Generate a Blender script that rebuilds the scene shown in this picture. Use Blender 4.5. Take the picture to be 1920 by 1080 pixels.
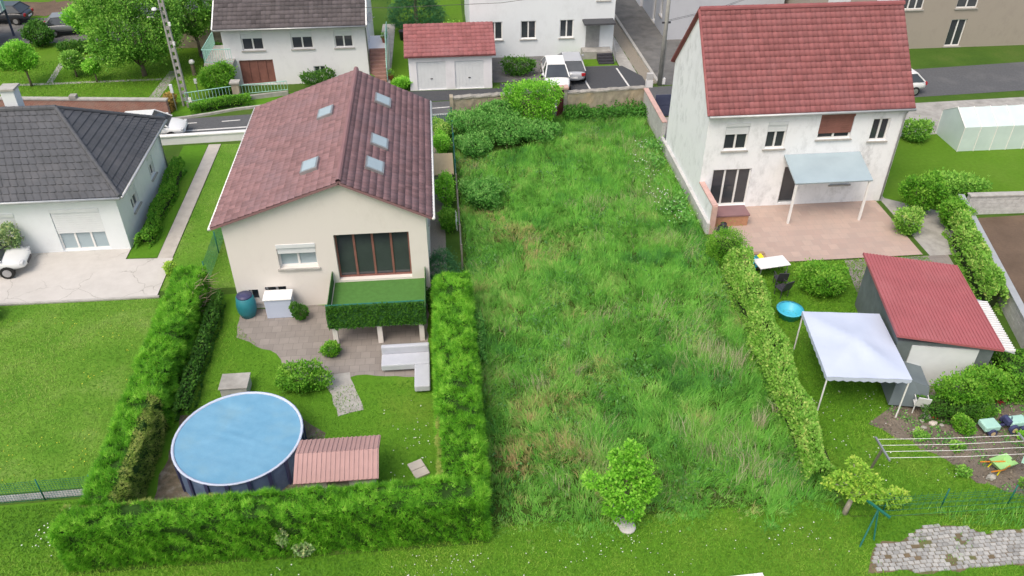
import bpy, bmesh, math, random
import numpy as np
from mathutils import Vector, Matrix, Euler
random.seed(7); rng = np.random.default_rng(11)
R = math.radians
scene = bpy.context.scene
for o in list(bpy.data.objects): bpy.data.objects.remove(o)

# ------------------------------------------------------------------ camera, light, exposure
FPX, CAMH, PITCH, YAW = 1550.0, 22.0, R(36.3), R(5.2)
cam = bpy.data.cameras.new('camera'); co = bpy.data.objects.new('camera', cam)
scene.collection.objects.link(co); scene.camera = co
cam.sensor_width = 36; cam.lens = 36*FPX/1920; cam.clip_end = 2000; cam.clip_start = 0.3
co.location = (0, 0, CAMH); co.rotation_euler = (R(90)-PITCH, 0, -YAW)

SUN_EL, SUN_AZ = R(58), R(218)          # azimuth clockwise from +Y: behind and left of the viewer
w = bpy.data.worlds.new('World'); scene.world = w; w.use_nodes = True
nt = w.node_tree; bg = nt.nodes['Background']
sky = nt.nodes.new('ShaderNodeTexSky'); sky.sky_type = 'NISHITA'; sky.sun_disc = False
sky.sun_elevation = SUN_EL; sky.sun_rotation = SUN_AZ; sky.dust_density = 6; sky.air_density = 1.6; sky.ozone_density = 0.6
nt.links.new(sky.outputs[0], bg.inputs[0]); bg.inputs[1].default_value = 0.15
sl = bpy.data.lights.new('sun', 'SUN'); so = bpy.data.objects.new('sun', sl); scene.collection.objects.link(so)
sl.energy = 0.95; sl.angle = R(30); sl.color = (1, 0.96, 0.9)
sd = Vector((math.sin(SUN_AZ)*math.cos(SUN_EL), math.cos(SUN_AZ)*math.cos(SUN_EL), math.sin(SUN_EL)))
so.rotation_euler = sd.to_track_quat('Z', 'Y').to_euler(); so.location = (0, 0, 60)
vs = scene.view_settings; vs.view_transform = 'Standard'; vs.look = 'None'; vs.exposure = 0.33; vs.gamma = 1
scene.render.engine = 'CYCLES'

# ------------------------------------------------------------------ helpers
def tag(o, label=None, cat=None, group=None, kind=None):
    if label: o['label'] = label
    if cat: o['category'] = cat
    if group: o['group'] = group
    if kind: o['kind'] = kind
    return o
def thing(name, label, cat, loc=(0, 0, 0), rz=0, group=None):
    o = bpy.data.objects.new(name, None); scene.collection.objects.link(o)
    o.location = loc; o.rotation_euler = (0, 0, rz); o.empty_display_size = 0.2
    return tag(o, label, cat, group)
def copy_tree(o, parent=None):
    c = o.copy(); scene.collection.objects.link(c); c.parent = parent
    for ch in list(o.children): copy_tree(ch, c)
    return c
def root_loc(p):
    while p.parent: p = p.parent
    return Vector(p.location)
def link(name, me, m, parent=None):
    o = bpy.data.objects.new(name, me); scene.collection.objects.link(o)
    if m is not None: me.materials.append(m)
    o.parent = parent
    return o

class MB:
    """collects polygons; build() links them as one mesh object"""
    def __init__(s): s.v = []; s.f = []
    def add(s, vs, fs):
        n = len(s.v); s.v += [tuple(p) for p in vs]; s.f += [tuple(i+n for i in f) for f in fs]; return s
    def quad(s, a, b, c, d): return s.add([a, b, c, d], [(0, 1, 2, 3)])
    def box(s, x0, x1, y0, y1, z0, z1):
        if x0 > x1: x0, x1 = x1, x0
        if y0 > y1: y0, y1 = y1, y0
        if z0 > z1: z0, z1 = z1, z0
        v = [(x0,y0,z0),(x1,y0,z0),(x1,y1,z0),(x0,y1,z0),(x0,y0,z1),(x1,y0,z1),(x1,y1,z1),(x0,y1,z1)]
        return s.add(v, [(0,3,2,1),(4,5,6,7),(0,1,5,4),(1,2,6,5),(2,3,7,6),(3,0,4,7)])
    def obox(s, c, u, hl, hw, z0, z1):
        """box along 2D direction u: half length hl, half width hw"""
        ux, uy = u; nx, ny = -uy, ux
        pts = [(c[0]+a*hl*ux+b*hw*nx, c[1]+a*hl*uy+b*hw*ny) for a, b in ((-1,-1),(1,-1),(1,1),(-1,1))]
        return s.prism(pts, z0, z1)
    def prism(s, pts, z0, z1):
        n = len(pts)
        a = sum(pts[i][0]*pts[(i+1) % n][1]-pts[(i+1) % n][0]*pts[i][1] for i in range(n))
        if a < 0: pts = pts[::-1]
        v = [(p[0], p[1], z0) for p in pts]+[(p[0], p[1], z1) for p in pts]
        return s.add(v, [tuple(range(n))[::-1], tuple(range(n, 2*n))]+[(i, (i+1) % n, n+(i+1) % n, n+i) for i in range(n)])
    def tube(s, pts, r, n=6, r2=None):
        pts = [Vector(p) for p in pts]; m = len(pts); rings = []
        for i, p in enumerate(pts):
            d = (pts[min(i+1, m-1)]-pts[max(i-1, 0)]).normalized()
            a = d.cross(Vector((0, 0, 1)))
            if a.length < 1e-3: a = Vector((1, 0, 0))
            a.normalize(); b = d.cross(a)
            rr = r if r2 is None else r+(r2-r)*i/(m-1)
            rings.append([p+rr*(a*math.cos(2*math.pi*k/n)+b*math.sin(2*math.pi*k/n)) for k in range(n)])
        v = [q for rg in rings for q in rg]
        f = [(i*n+k, i*n+(k+1) % n, (i+1)*n+(k+1) % n, (i+1)*n+k) for i in range(m-1) for k in range(n)]
        f += [tuple(range(n))[::-1], tuple((m-1)*n+k for k in range(n))]
        return s.add(v, f)
    def lathe(s, c, prof, n=16, caps=True):
        v = []; f = []
        for r_, z in prof:
            v += [(c[0]+r_*math.cos(2*math.pi*k/n), c[1]+r_*math.sin(2*math.pi*k/n), c[2]+z) for k in range(n)]
        for i in range(len(prof)-1):
            f += [(i*n+k, i*n+(k+1) % n, (i+1)*n+(k+1) % n, (i+1)*n+k) for k in range(n)]
        if caps: f += [tuple(range(n))[::-1], tuple((len(prof)-1)*n+k for k in range(n))]
        return s.add(v, f)
    def disc_y(s, c, r, w_, n=14):
        """short cylinder with axis along local y"""
        v = []
        for yy in (-w_/2, w_/2): v += [(c[0]+r*math.cos(2*math.pi*k/n), c[1]+yy, c[2]+r*math.sin(2*math.pi*k/n)) for k in range(n)]
        return s.add(v, [tuple(range(n)), tuple(range(n, 2*n))[::-1]]+[(k, n+k, n+(k+1) % n, (k+1) % n) for k in range(n)])
    def build(s, name, m, parent=None, smooth=False, local=False, bevel=0, sub=0):
        me = bpy.data.meshes.new(name)
        off = Vector((0, 0, 0)) if (local or parent is None) else root_loc(parent)
        me.from_pydata([(p[0]-off.x, p[1]-off.y, p[2]-off.z) for p in s.v], [], s.f); me.update()
        if smooth: me.polygons.foreach_set('use_smooth', [True]*len(me.polygons))
        o = link(name, me, m, parent)
        if bevel:
            b = o.modifiers.new('bevel', 'BEVEL'); b.width = bevel; b.segments = 2; b.limit_method = 'ANGLE'
        if sub:
            b = o.modifiers.new('sub', 'SUBSURF'); b.levels = sub; b.render_levels = sub
        return o
def recentre(o):
    """origin of a single-mesh thing to its base centre"""
    me = o.data; n = len(me.vertices); a = np.empty(n*3); me.vertices.foreach_get('co', a); a = a.reshape(-1, 3)
    c = np.array([(a[:, 0].min()+a[:, 0].max())/2, (a[:, 1].min()+a[:, 1].max())/2, a[:, 2].min()])
    me.vertices.foreach_set('co', (a-c).ravel()); me.update(); o.location = c
    return o

# ------------------------------------------------------------------ materials
def newmat(name):
    m = bpy.data.materials.new(name); m.use_nodes = True
    return m, m.node_tree, m.node_tree.nodes['Principled BSDF']
def N(t, kind, **kw):
    n = t.nodes.new(kind)
    for k, v in kw.items(): setattr(n, k, v)
    return n
def ramp(t, fac, stops):
    r = N(t, 'ShaderNodeValToRGB'); e = r.color_ramp.elements
    while len(e) < len(stops): e.new(0.5)
    for i, (p, c) in enumerate(stops): e[i].position = p; e[i].color = (*c, 1)
    t.links.new(fac, r.inputs[0]); return r
def mixc(t, fac, a, b, mode='MIX'):
    m = N(t, 'ShaderNodeMix', data_type='RGBA', blend_type=mode)
    for s, v in ((m.inputs[0], fac), (m.inputs[6], a), (m.inputs[7], b)):
        if hasattr(v, 'is_output'): t.links.new(v, s)
        else: s.default_value = (*v, 1) if isinstance(v, tuple) else v
    return m.outputs[2]
def pos(t, scale=(1, 1, 1), rot=(0, 0, 0)):
    g = N(t, 'ShaderNodeNewGeometry'); mp = N(t, 'ShaderNodeMapping')
    mp.inputs['Scale'].default_value = scale; mp.inputs['Rotation'].default_value = rot
    t.links.new(g.outputs['Position'], mp.inputs[0]); return mp.outputs[0]
def noise(t, vec, scale, detail=6, rough=0.6):
    n = N(t, 'ShaderNodeTexNoise'); n.inputs['Scale'].default_value = scale; n.inputs['Detail'].default_value = detail
    n.inputs['Roughness'].default_value = rough; t.links.new(vec, n.inputs['Vector']); return n.outputs[0]
def bump(t, p, h, strength=0.3, dist=0.02):
    b = N(t, 'ShaderNodeBump'); b.inputs['Strength'].default_value = strength; b.inputs['Distance'].default_value = dist
    t.links.new(h, b.inputs['Height']); t.links.new(b.outputs[0], p.inputs['Normal'])
def mat(name, c1, c2=None, scale=3, rough=0.7, bmp=0.0, bscale=40, metal=0, spec=0.3, big=None, coat=0):
    """two tones mixed by noise; big = (colour, scale, amount) adds large worn patches"""
    m, t, p = newmat(name); p.inputs['Roughness'].default_value = rough; p.inputs['Metallic'].default_value = metal
    p.inputs['Specular IOR Level'].default_value = spec; p.inputs['Coat Weight'].default_value = coat
    c2 = c2 or tuple(x*0.8 for x in c1); v = pos(t)
    r = ramp(t, noise(t, v, scale), [(0.3, c2), (0.7, c1)]); col = r.outputs[0]
    if big:
        f = ramp(t, noise(t, v, big[1], 5), [(0.5, (0, 0, 0)), (0.72, (big[2],)*3)])
        col = mixc(t, f.outputs[0], col, big[0])
    t.links.new(col, p.inputs['Base Color'])
    if bmp: bump(t, p, noise(t, v, bscale, 4), bmp)
    return m
def leafmat(name, stops, trans=0.35, rough=0.55, gain=1.55, soft=.5):
    """leaf colour by the per-leaf attribute v"""
    m, t, p = newmat(name); a = N(t, 'ShaderNodeAttribute', attribute_name='v')
    r = ramp(t, a.outputs['Fac'], [(q, tuple(min(.9, x*gain) for x in c)) for q, c in stops]); t.links.new(r.outputs[0], p.inputs['Base Color'])
    p.inputs['Roughness'].default_value = rough; p.inputs['Specular IOR Level'].default_value = 0.25
    if soft:   # blades and leaves in a mass shade like a soft surface: lean the normal upwards
        g = N(t, 'ShaderNodeNewGeometry'); mv = N(t, 'ShaderNodeMix', data_type='VECTOR'); mv.inputs[0].default_value = soft
        t.links.new(g.outputs['Normal'], mv.inputs[4]); mv.inputs[5].default_value = (0, 0, 1); nv = N(t, 'ShaderNodeVectorMath', operation='NORMALIZE')
        t.links.new(mv.outputs[1], nv.inputs[0]); t.links.new(nv.outputs[0], p.inputs['Normal'])
    tr = N(t, 'ShaderNodeBsdfTranslucent'); t.links.new(r.outputs[0], tr.inputs[0])
    mx = N(t, 'ShaderNodeMixShader'); mx.inputs[0].default_value = trans
    t.links.new(p.outputs[0], mx.inputs[1]); t.links.new(tr.outputs[0], mx.inputs[2])
    t.links.new(mx.outputs[0], t.nodes['Material Output'].inputs[0]); return m
def groundmat(name, a, b, c, s1=0.35, s2=6, rough=0.95, bmp=0.5, bscale=25, b_dist=0.05):
    m, t, p = newmat(name); v = pos(t); p.inputs['Roughness'].default_value = rough; p.inputs['Specular IOR Level'].default_value = 0.1
    r = ramp(t, noise(t, v, s1, 7), [(0.3, a), (0.52, b), (0.75, c)])
    col = mixc(t, ramp(t, noise(t, v, s2, 5), [(0.3, (0, 0, 0)), (0.75, (0.45,)*3)]).outputs[0], r.outputs[0], tuple(x*0.55 for x in b))
    t.links.new(col, p.inputs['Base Color']); bump(t, p, noise(t, v, bscale, 6, 0.7), bmp, b_dist); return m
def wallmat(name, base, stain, amt=0.5, rough=0.85):
    """render with streaks of grime that run down the wall"""
    m, t, p = newmat(name); p.inputs['Roughness'].default_value = rough; p.inputs['Specular IOR Level'].default_value = 0.2
    n1 = noise(t, pos(t, (1.3, 1.3, 0.8), (.5, .3, 0)), 1.3, 9, 0.72); n2 = noise(t, pos(t), 0.45, 5)
    f = ramp(t, n1, [(0.48, (0, 0, 0)), (0.68, (amt,)*3)]); g = ramp(t, n2, [(0.35, (0, 0, 0)), (0.65, (1, 1, 1))])
    fac = mixc(t, 1.0, f.outputs[0], g.outputs[0], 'MULTIPLY')
    t.links.new(mixc(t, fac, base, stain), p.inputs['Base Color']); bump(t, p, noise(t, pos(t), 60, 3), 0.15, 0.01); return m
def crackmat(name, a, b, scale=0.5):
    m, t, p = newmat(name); v = pos(t); p.inputs['Roughness'].default_value = 0.9
    r = ramp(t, noise(t, v, 0.9, 8, 0.7), [(0.3, b), (0.7, a)])
    vo = N(t, 'ShaderNodeTexVoronoi', feature='DISTANCE_TO_EDGE'); vo.inputs['Scale'].default_value = scale
    wv = N(t, 'ShaderNodeVectorMath', operation='ADD'); nn = N(t, 'ShaderNodeTexNoise'); nn.inputs['Scale'].default_value = 1.2; nn.inputs['Detail'].default_value = 6
    t.links.new(v, nn.inputs[0]); t.links.new(v, wv.inputs[0]); t.links.new(nn.outputs[1], wv.inputs[1]); t.links.new(wv.outputs[0], vo.inputs[0])
    cr = ramp(t, vo.outputs[0], [(0.002, (0.6,)*3), (0.010, (0, 0, 0))])
    ck = mixc(t, 1.0, cr.outputs[0], ramp(t, noise(t, v, 0.4, 2), [(0.45, (0, 0, 0)), (0.55, (1, 1, 1))]).outputs[0], 'MULTIPLY')
    t.links.new(mixc(t, ck, r.outputs[0], (0.16, 0.15, 0.13)), p.inputs['Base Color']); bump(t, p, noise(t, v, 50, 4), 0.2, 0.01); return m
def brickmat(name, c1, c2, mort, bw, bh, rot=(0, 0, 0), rough=0.85):
    m, t, p = newmat(name); v = pos(t, (1, 1, 1), rot); b = N(t, 'ShaderNodeTexBrick'); t.links.new(v, b.inputs[0])
    b.inputs['Color1'].default_value = (*c1, 1); b.inputs['Color2'].default_value = (*c2, 1); b.inputs['Mortar'].default_value = (*mort, 1)
    b.inputs['Scale'].default_value = 1; b.inputs['Brick Width'].default_value = bw; b.inputs['Row Height'].default_value = bh; b.inputs['Mortar Size'].default_value = 0.008
    col = mixc(t, ramp(t, noise(t, pos(t), 1.3, 7), [(0.4, (0, 0, 0)), (0.8, (0.6,)*3)]).outputs[0], b.outputs[0], mort)
    t.links.new(col, p.inputs['Base Color']); p.inputs['Roughness'].default_value = rough; bump(t, p, b.outputs[1], -0.4, 0.01); return m

M = {}
M['ground'] = groundmat('ground', (.05, .11, .018), (.07, .14, .022), (.10, .15, .035))
M['lawn'] = groundmat('lawn', (.08, .21, .016), (.105, .25, .02), (.16, .26, .035), 0.3, 5)
M['lawn_left'] = groundmat('lawn_left', (.085, .23, .02), (.14, .29, .035), (.24, .35, .09), 0.5, 4)
M['lawn_bright'] = groundmat('lawn_bright', (.09, .2, .015), (.11, .23, .02), (.13, .24, .03), 0.3, 5)
M['meadow_soil'] = groundmat('meadow_soil', (.035, .08, .012), (.055, .10, .018), (.10, .09, .035), 0.4, 5)
M['soil'] = groundmat('soil', (.12, .088, .065), (.165, .12, .09), (.21, .15, .11), 0.5, 8, bscale=14, b_dist=0.1)
M['soil_bed'] = groundmat('soil_bed', (.14, .115, .095), (.2, .17, .14), (.27, .23, .19), 0.9, 8, bscale=16, b_dist=0.08)
M['asphalt'] = mat('asphalt', (.115, .12, .13), (.085, .088, .095), 8, .9, .3, 120, big=((.16, .16, .165), .5, .6))
M['asphalt_new'] = mat('asphalt_new', (.075, .08, .09), (.06, .062, .07), 8, .85, .3, 120)
M['asphalt_old'] = mat('asphalt_old', (.18, .178, .175), (.12, .12, .12), 1.2, .95, .5, 30, big=((.09, .09, .085), .8, .8))
M['gravel'] = mat('gravel', (.3, .27, .225), (.19, .17, .14), 20, .95, .7, 30)
M['concrete'] = crackmat('concrete', (.56, .54, .52), (.46, .44, .42))
M['conc_plain'] = mat('conc_plain', (.42, .41, .39), (.3, .29, .275), 2.5, .9, .3, 40, big=((.2, .2, .18), .9, .6))
M['conc_path'] = mat('conc_path', (.5, .47, .43), (.4, .37, .34), 2, .9, .2, 40)
M['kerb'] = mat('kerb', (.45, .44, .42), (.33, .32, .3), 3, .9, .2, 40)
M['paint'] = mat('road_paint', (.75, .75, .74), (.5, .5, .49), 8, .7)
M['stone_wall'] = mat('stone_wall', (.42, .37, .29), (.25, .22, .18), 2.2, .95, .8, 12, big=((.5, .38, .25), .7, .75))
M['stone_wall2'] = mat('coping', (.4, .38, .35), (.22, .21, .19), 3, .95, .6, 20)
M['block'] = mat('block', (.54, .54, .54), (.4, .4, .4), 2.5, .9, .4, 50)
M['block_dk'] = mat('mortar', (.36, .36, .36), (.28, .28, .28), 3, .95, .3, 40)
M['white_render'] = wallmat('white_render', (.83, .85, .89), (.36, .38, .4), .7)
M['facade_white'] = wallmat('facade_white', (.76, .76, .8), (.5, .5, .52), .35)
M['facade_cream'] = wallmat('facade_cream', (.74, .70, .67), (.52, .48, .45), .3)
M['facade_cool'] = wallmat('facade_cool', (.74, .78, .82), (.5, .52, .54), .3)
M['facade_taupe'] = wallmat('facade_taupe', (.36, .32, .28), (.25, .22, .2), .5)
M['facade_grey'] = wallmat('facade_grey', (.5, .52, .57), (.35, .36, .4), .4)
M['plinth'] = mat('plinth', (.6, .6, .6), (.48, .48, .48), 1.5, .9, .3, 40, big=((.3, .3, .3), .8, .6))
M['pink_cap'] = mat('pink_cap', (.6, .4, .36), (.5, .33, .3), 3, .8, .2, 40)
M['tile_red'] = mat('tile_red', (.29, .1, .105), (.23, .075, .08), 1.6, .75, .2, 30, big=((.38, .15, .14), .6, .5))
M['tile_pink'] = mat('tile_pink', (.27, .15, .155), (.22, .125, .135), 1.2, .8, .2, 30, big=((.26, .17, .18), .5, .7))
M['tile_grey'] = mat('tile_grey', (.10, .105, .12), (.07, .075, .085), 1.5, .7, .2, 30, big=((.13, .13, .14), .7, .6))
M['tile_dark'] = mat('tile_dark', (.095, .082, .088), (.06, .052, .058), 1.5, .75, .2, 30, big=((.12, .11, .11), .8, .5))
M['tile_blue'] = mat('tile_blue', (.12, .13, .17), (.08, .085, .12), 1.5, .75, .2, 30)
M['sheet_red'] = mat('sheet_red', (.40, .12, .135), (.34, .105, .115), .8, .55, .1, 30, big=((.42, .16, .17), .6, .5))
M['brick_red'] = brickmat('brick_red', (.33, .135, .095), (.24, .095, .07), (.34, .27, .23), .22, .075, (R(90), 0, 0))
M['terr_tile'] = brickmat('terr_tile', (.48, .36, .31), (.42, .31, .27), (.36, .3, .27), .45, .45)
M['patio'] = brickmat('patio', (.30, .27, .25), (.24, .215, .2), (.17, .155, .145), .4, .4)
M['glass'] = mat('glass', (.05, .06, .07), (.035, .04, .05), 1, .06, 0, spec=.8)
M['glass_pale'] = mat('glass_pale', (.36, .45, .5), (.32, .4, .45), 1, .15, 0, spec=.6)
M['white_pvc'] = mat('white_pvc', (.8, .8, .8), (.74, .74, .74), 2, .45)
M['shutter_white'] = mat('shutter_white', (.72, .75, .78), (.66, .69, .72), 2, .5)
M['shutter_brown'] = mat('shutter_brown', (.27, .12, .1), (.2, .09, .075), 3, .6)
M['dark'] = mat('dark_interior', (.05, .045, .05), (.03, .03, .033), 2, .7)
M['metal_grey'] = mat('metal_grey', (.42, .43, .44), (.33, .34, .35), 4, .45, metal=.6)
M['zinc'] = mat('zinc', (.5, .52, .54), (.42, .44, .46), 3, .45, metal=.3)
M['metal_green'] = mat('metal_green', (.02, .17, .13), (.015, .12, .1), 5, .5)
M['rail_green'] = mat('rail_green', (.36, .62, .55), (.3, .54, .48), 4, .5)
M['metal_dark'] = mat('metal_dark', (.06, .06, .07), (.04, .04, .05), 4, .5)
M['gate_blue'] = mat('gate_blue', (.07, .08, .14), (.05, .06, .11), 2, .45)
M['gate_red'] = mat('gate_red', (.15, .035, .035), (.1, .025, .025), 3, .6)
M['pole_conc'] = mat('pole_conc', (.38, .38, .36), (.28, .28, .265), 3, .9, .2, 30)
M['wood'] = mat('wood', (.4, .27, .18), (.3, .2, .13), 6, .75, .2, 40)
M['wood_pale'] = mat('wood_pale', (.6, .47, .28), (.52, .4, .24), 2, .7, .1, 30)
M['wood_grey'] = mat('wood_grey', (.3, .27, .23), (.2, .18, .155), 6, .85, .3, 40)
M['bark'] = mat('bark', (.22, .18, .14), (.12, .1, .075), 10, .95, .6, 30)
M['bark_grey'] = mat('bark_grey', (.5, .44, .39), (.3, .26, .22), 10, .95, .6, 30)
M['twig'] = mat('twig', (.03, .05, .015), (.02, .035, .01), 3, .95)  # dark core colour, stands in for the shade inside leafy hedges
M['core_shade_thuja'] = mat('core_shade_thuja', (.03, .085, .01), (.02, .055, .008), 5, .95, .8, 12)  # shade between conifer sprays, put into the core colour
M['dead_twig'] = mat('dead_twig', (.34, .27, .2), (.2, .15, .11), 8, .95)
M['pool_wall'] = mat('pool_wall', (.16, .23, .38), (.1, .15, .27), 3, .5)
M['pool_water'] = mat('pool_cover', (.17, .36, .52), (.13, .31, .47), 1.4, .42, .9, 2.2, big=((.2, .36, .46), .9, .7))
M['turf'] = mat('turf', (.085, .22, .05), (.07, .18, .04), 5, .95, .3, 90)
M['screen_green'] = mat('screen_green', (.045, .15, .035), (.03, .1, .025), 10, .9, .5, 60)
M['canopy_blue'] = mat('canopy_blue', (.52, .58, .72), (.47, .53, .67), .8, .7, .1, 5)
M['canopy_slate'] = mat('canopy_slate', (.16, .2, .22), (.13, .16, .18), 1, .8)
M['pink_roof'] = mat('pink_roof', (.46, .29, .275), (.38, .24, .23), 1.5, .8, .2, 30)
M['pot'] = mat('pot', (.58, .58, .58), (.38, .37, .36), 3, .85, .3, 25, big=((.22, .22, .21), 2, .7))
M['white_plastic'] = mat('white_plastic', (.8, .81, .82), (.7, .71, .72), 2, .4)
M['mint_plastic'] = mat('mint_plastic', (.42, .68, .6), (.36, .6, .53), 2, .4)
M['lime_plastic'] = mat('lime_plastic', (.4, .68, .3), (.34, .6, .25), 2, .4)
M['yellow_plastic'] = mat('yellow_plastic', (.75, .7, .02), (.65, .6, .02), 2, .4)
M['orange_plastic'] = mat('orange_plastic', (.75, .28, .04), (.65, .22, .03), 2, .4)
M['red_plastic'] = mat('red_plastic', (.6, .03, .04), (.5, .025, .03), 2, .4)
M['cyan_plastic'] = mat('cyan_plastic', (.08, .5, .68), (.06, .44, .6), 2, .35)
M['navy_plastic'] = mat('navy_plastic', (.06, .07, .16), (.05, .05, .12), 2, .4)
M['teal_plastic'] = mat('teal_plastic', (.03, .22, .27), (.025, .18, .22), 2, .5)
M['cushion'] = mat('cushion', (.5, .52, .58), (.44, .46, .52), 3, .9)
M['tyre'] = mat('tyre', (.025, .025, .027), (.02, .02, .02), 5, .8)
M['rim'] = mat('rim', (.5, .5, .52), (.4, .4, .42), 4, .35, metal=.7)
M['lamp_red'] = mat('lamp_red', (.4, .02, .03), (.35, .02, .025), 4, .2)
M['lamp_clear'] = mat('lamp_clear', (.6, .62, .65), (.5, .52, .55), 4, .15)
M['steps'] = mat('steps', (.34, .2, .17), (.26, .15, .13), 4, .85, .2, 40)
M['terracotta'] = mat('terracotta', (.45, .17, .1), (.38, .14, .085), 4, .8)
M['rock'] = mat('rock', (.42, .41, .38), (.26, .25, .23), 3, .9, .5, 12)
M['scrap'] = mat('scrap', (.6, .55, .5), (.45, .41, .37), 3, .8)
for n_, c_ in (('white', (.78, .79, .8)), ('silver', (.42, .44, .48)), ('black', (.03, .033, .045)), ('grey', (.2, .21, .23)), ('red', (.16, .015, .03))):
    M['car_'+n_] = mat('car_paint_'+n_, c_, tuple(x*.95 for x in c_), 2, .35, spec=.5, coat=.6)
L = {}
L['grass'] = leafmat('grass_blades', [(0, (.043, .15, .032)), (.25, (.066, .215, .027)), (.5, (.103, .28, .032)), (.7, (.165, .325, .07)), (.88, (.22, .265, .08)), (1, (.27, .225, .10))], .35, gain=2.0, soft=.6)
L['lawn'] = leafmat('lawn_blades', [(0, (.055, .15, .01)), (.5, (.085, .21, .014)), (1, (.15, .26, .03))], .3, gain=1.7, soft=.7)
L['lawn_left'] = leafmat('lawn_left_blades', [(0, (.075, .19, .016)), (.5, (.11, .24, .025)), (1, (.19, .29, .06))], .3, gain=1.7, soft=.75)
L['dry'] = leafmat('dry_blades', [(0, (.16, .21, .09)), (.5, (.27, .28, .16)), (1, (.40, .36, .25))], .35, soft=.6)
L['flower'] = leafmat('flower_petals', [(0, (.65, .66, .58)), (1, (.85, .85, .82))], .2)
L['thuja'] = leafmat('thuja_sprays', [(0, (.03, .105, .007)), (.3, (.056, .19, .01)), (.65, (.108, .28, .018)), (1, (.2, .37, .045))], .35, gain=1.95, soft=.3)
L['thuja_old'] = leafmat('thuja_old_sprays', [(0, (.09, .16, .02)), (.5, (.16, .22, .04)), (1, (.26, .27, .09))], .3, gain=2.0)
L['hedge'] = leafmat('hedge_leaves', [(0, (.05, .15, .012)), (.4, (.10, .24, .025)), (.75, (.18, .31, .06)), (1, (.30, .36, .10))], .35, gain=1.9)
L['box'] = leafmat('box_leaves', [(0, (.03, .12, .008)), (.5, (.07, .21, .012)), (1, (.16, .3, .035))], .35, gain=1.8)
L['bramble'] = leafmat('bramble_leaves', [(0, (.025, .10, .015)), (.5, (.06, .19, .03)), (1, (.15, .3, .075))], .4, gain=2.0)
L['lime'] = leafmat('lime_leaves', [(0, (.05, .16, .012)), (.5, (.105, .28, .02)), (1, (.22, .42, .06))], .5, gain=2.3)
L['yellow'] = leafmat('yellow_leaves', [(0, (.09, .2, .02)), (.5, (.175, .33, .035)), (1, (.36, .43, .08))], .45, gain=1.9)
L['conifer'] = leafmat('conifer_leaves', [(0, (.012, .06, .02)), (.6, (.025, .105, .035)), (1, (.06, .15, .05))], .2)
L['tree'] = leafmat('tree_leaves', [(0, (.04, .13, .012)), (.45, (.085, .22, .025)), (1, (.2, .35, .06))], .4, gain=2.0)
L['dark'] = leafmat('dark_leaves', [(0, (.02, .075, .008)), (.6, (.04, .13, .012)), (1, (.08, .19, .02))], .3)
L['nettle'] = leafmat('nettle_leaves', [(0, (.025, .10, .012)), (.6, (.045, .16, .018)), (1, (.09, .22, .03))], .3)
L['purple'] = leafmat('purple_leaves', [(0, (.05, .02, .05)), (1, (.12, .06, .14))], .3)
L['brown'] = leafmat('brown_leaves', [(0, (.2, .13, .03)), (1, (.36, .26, .07))], .3)
L['pale'] = leafmat('pale_leaves', [(0, (.12, .22, .08)), (.6, (.22, .33, .14)), (1, (.42, .42, .2))], .35)
L['redleaf'] = leafmat('red_leaves', [(0, (.2, .02, .02)), (1, (.4, .06, .06))], .3)

# ------------------------------------------------------------------ fast meshes of many small faces
def vnoise(x, y, scale, seed):
    g = np.random.default_rng(seed).random((128, 128)); x = np.asarray(x)*scale+500; y = np.asarray(y)*scale+500
    xi = np.floor(x).astype(int); yi = np.floor(y).astype(int); fx = x-xi; fy = y-yi
    fx = fx*fx*(3-2*fx); fy = fy*fy*(3-2*fy)
    a = g[xi % 128, yi % 128]; b = g[(xi+1) % 128, yi % 128]; c = g[xi % 128, (yi+1) % 128]; d = g[(xi+1) % 128, (yi+1) % 128]
    return (a*(1-fx)+b*fx)*(1-fy)+(c*(1-fx)+d*fx)*fy
def fbm(x, y, scale, seed): return (vnoise(x, y, scale, seed)*.55+vnoise(x, y, scale*2.1, seed+1)*.3+vnoise(x, y, scale*4.3, seed+2)*.15)
def fast_mesh(name, V, T, val, m, parent=None):
    """V (n,k,3) copies of a template with triangles T (t,3); val (n,) colour attribute"""
    n, k, _ = V.shape; t = len(T); T = np.asarray(T)
    me = bpy.data.meshes.new(name); me.vertices.add(n*k); me.vertices.foreach_set('co', V.astype(np.float32).ravel())
    idx = (T[None]+(np.arange(n)*k)[:, None, None]).ravel().astype(np.int32)
    me.loops.add(len(idx)); me.loops.foreach_set('vertex_index', idx)
    me.polygons.add(n*t); me.polygons.foreach_set('loop_start', np.arange(0, len(idx), 3, dtype=np.int32))
    me.polygons.foreach_set('loop_total', np.full(n*t, 3, dtype=np.int32)); me.update(calc_edges=True)
    a = me.attributes.new('v', 'FLOAT', 'POINT'); a.data.foreach_set('value', np.repeat(np.clip(val, 0, 1), k).astype(np.float32))
    return link(name, me, m, parent)
def unit(a): return a/np.maximum(np.linalg.norm(a, axis=1, keepdims=True), 1e-6)
LEAF_V = np.array([[0, 0, 0], [-.36, .5, .07], [.36, .5, .07], [0, 1.05, -.06]]); LEAF_T = [[0, 2, 1], [1, 2, 3]]
SPRAY_V = np.array([[-.06, 0, 0], [.06, 0, 0], [0, 1.1, -.22], [-.03, .25, 0], [-.42, .85, -.1], [.03, .25, 0], [.42, .85, -.1], [-.03, .1, .02], [-.5, .4, .02], [.03, .1, .02], [.5, .4, .02], [-.1, .42, 0], [.1, .42, 0]])
SPRAY_T = [[0, 1, 2], [3, 11, 4], [5, 6, 12], [7, 3, 8], [9, 10, 5]]
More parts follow.
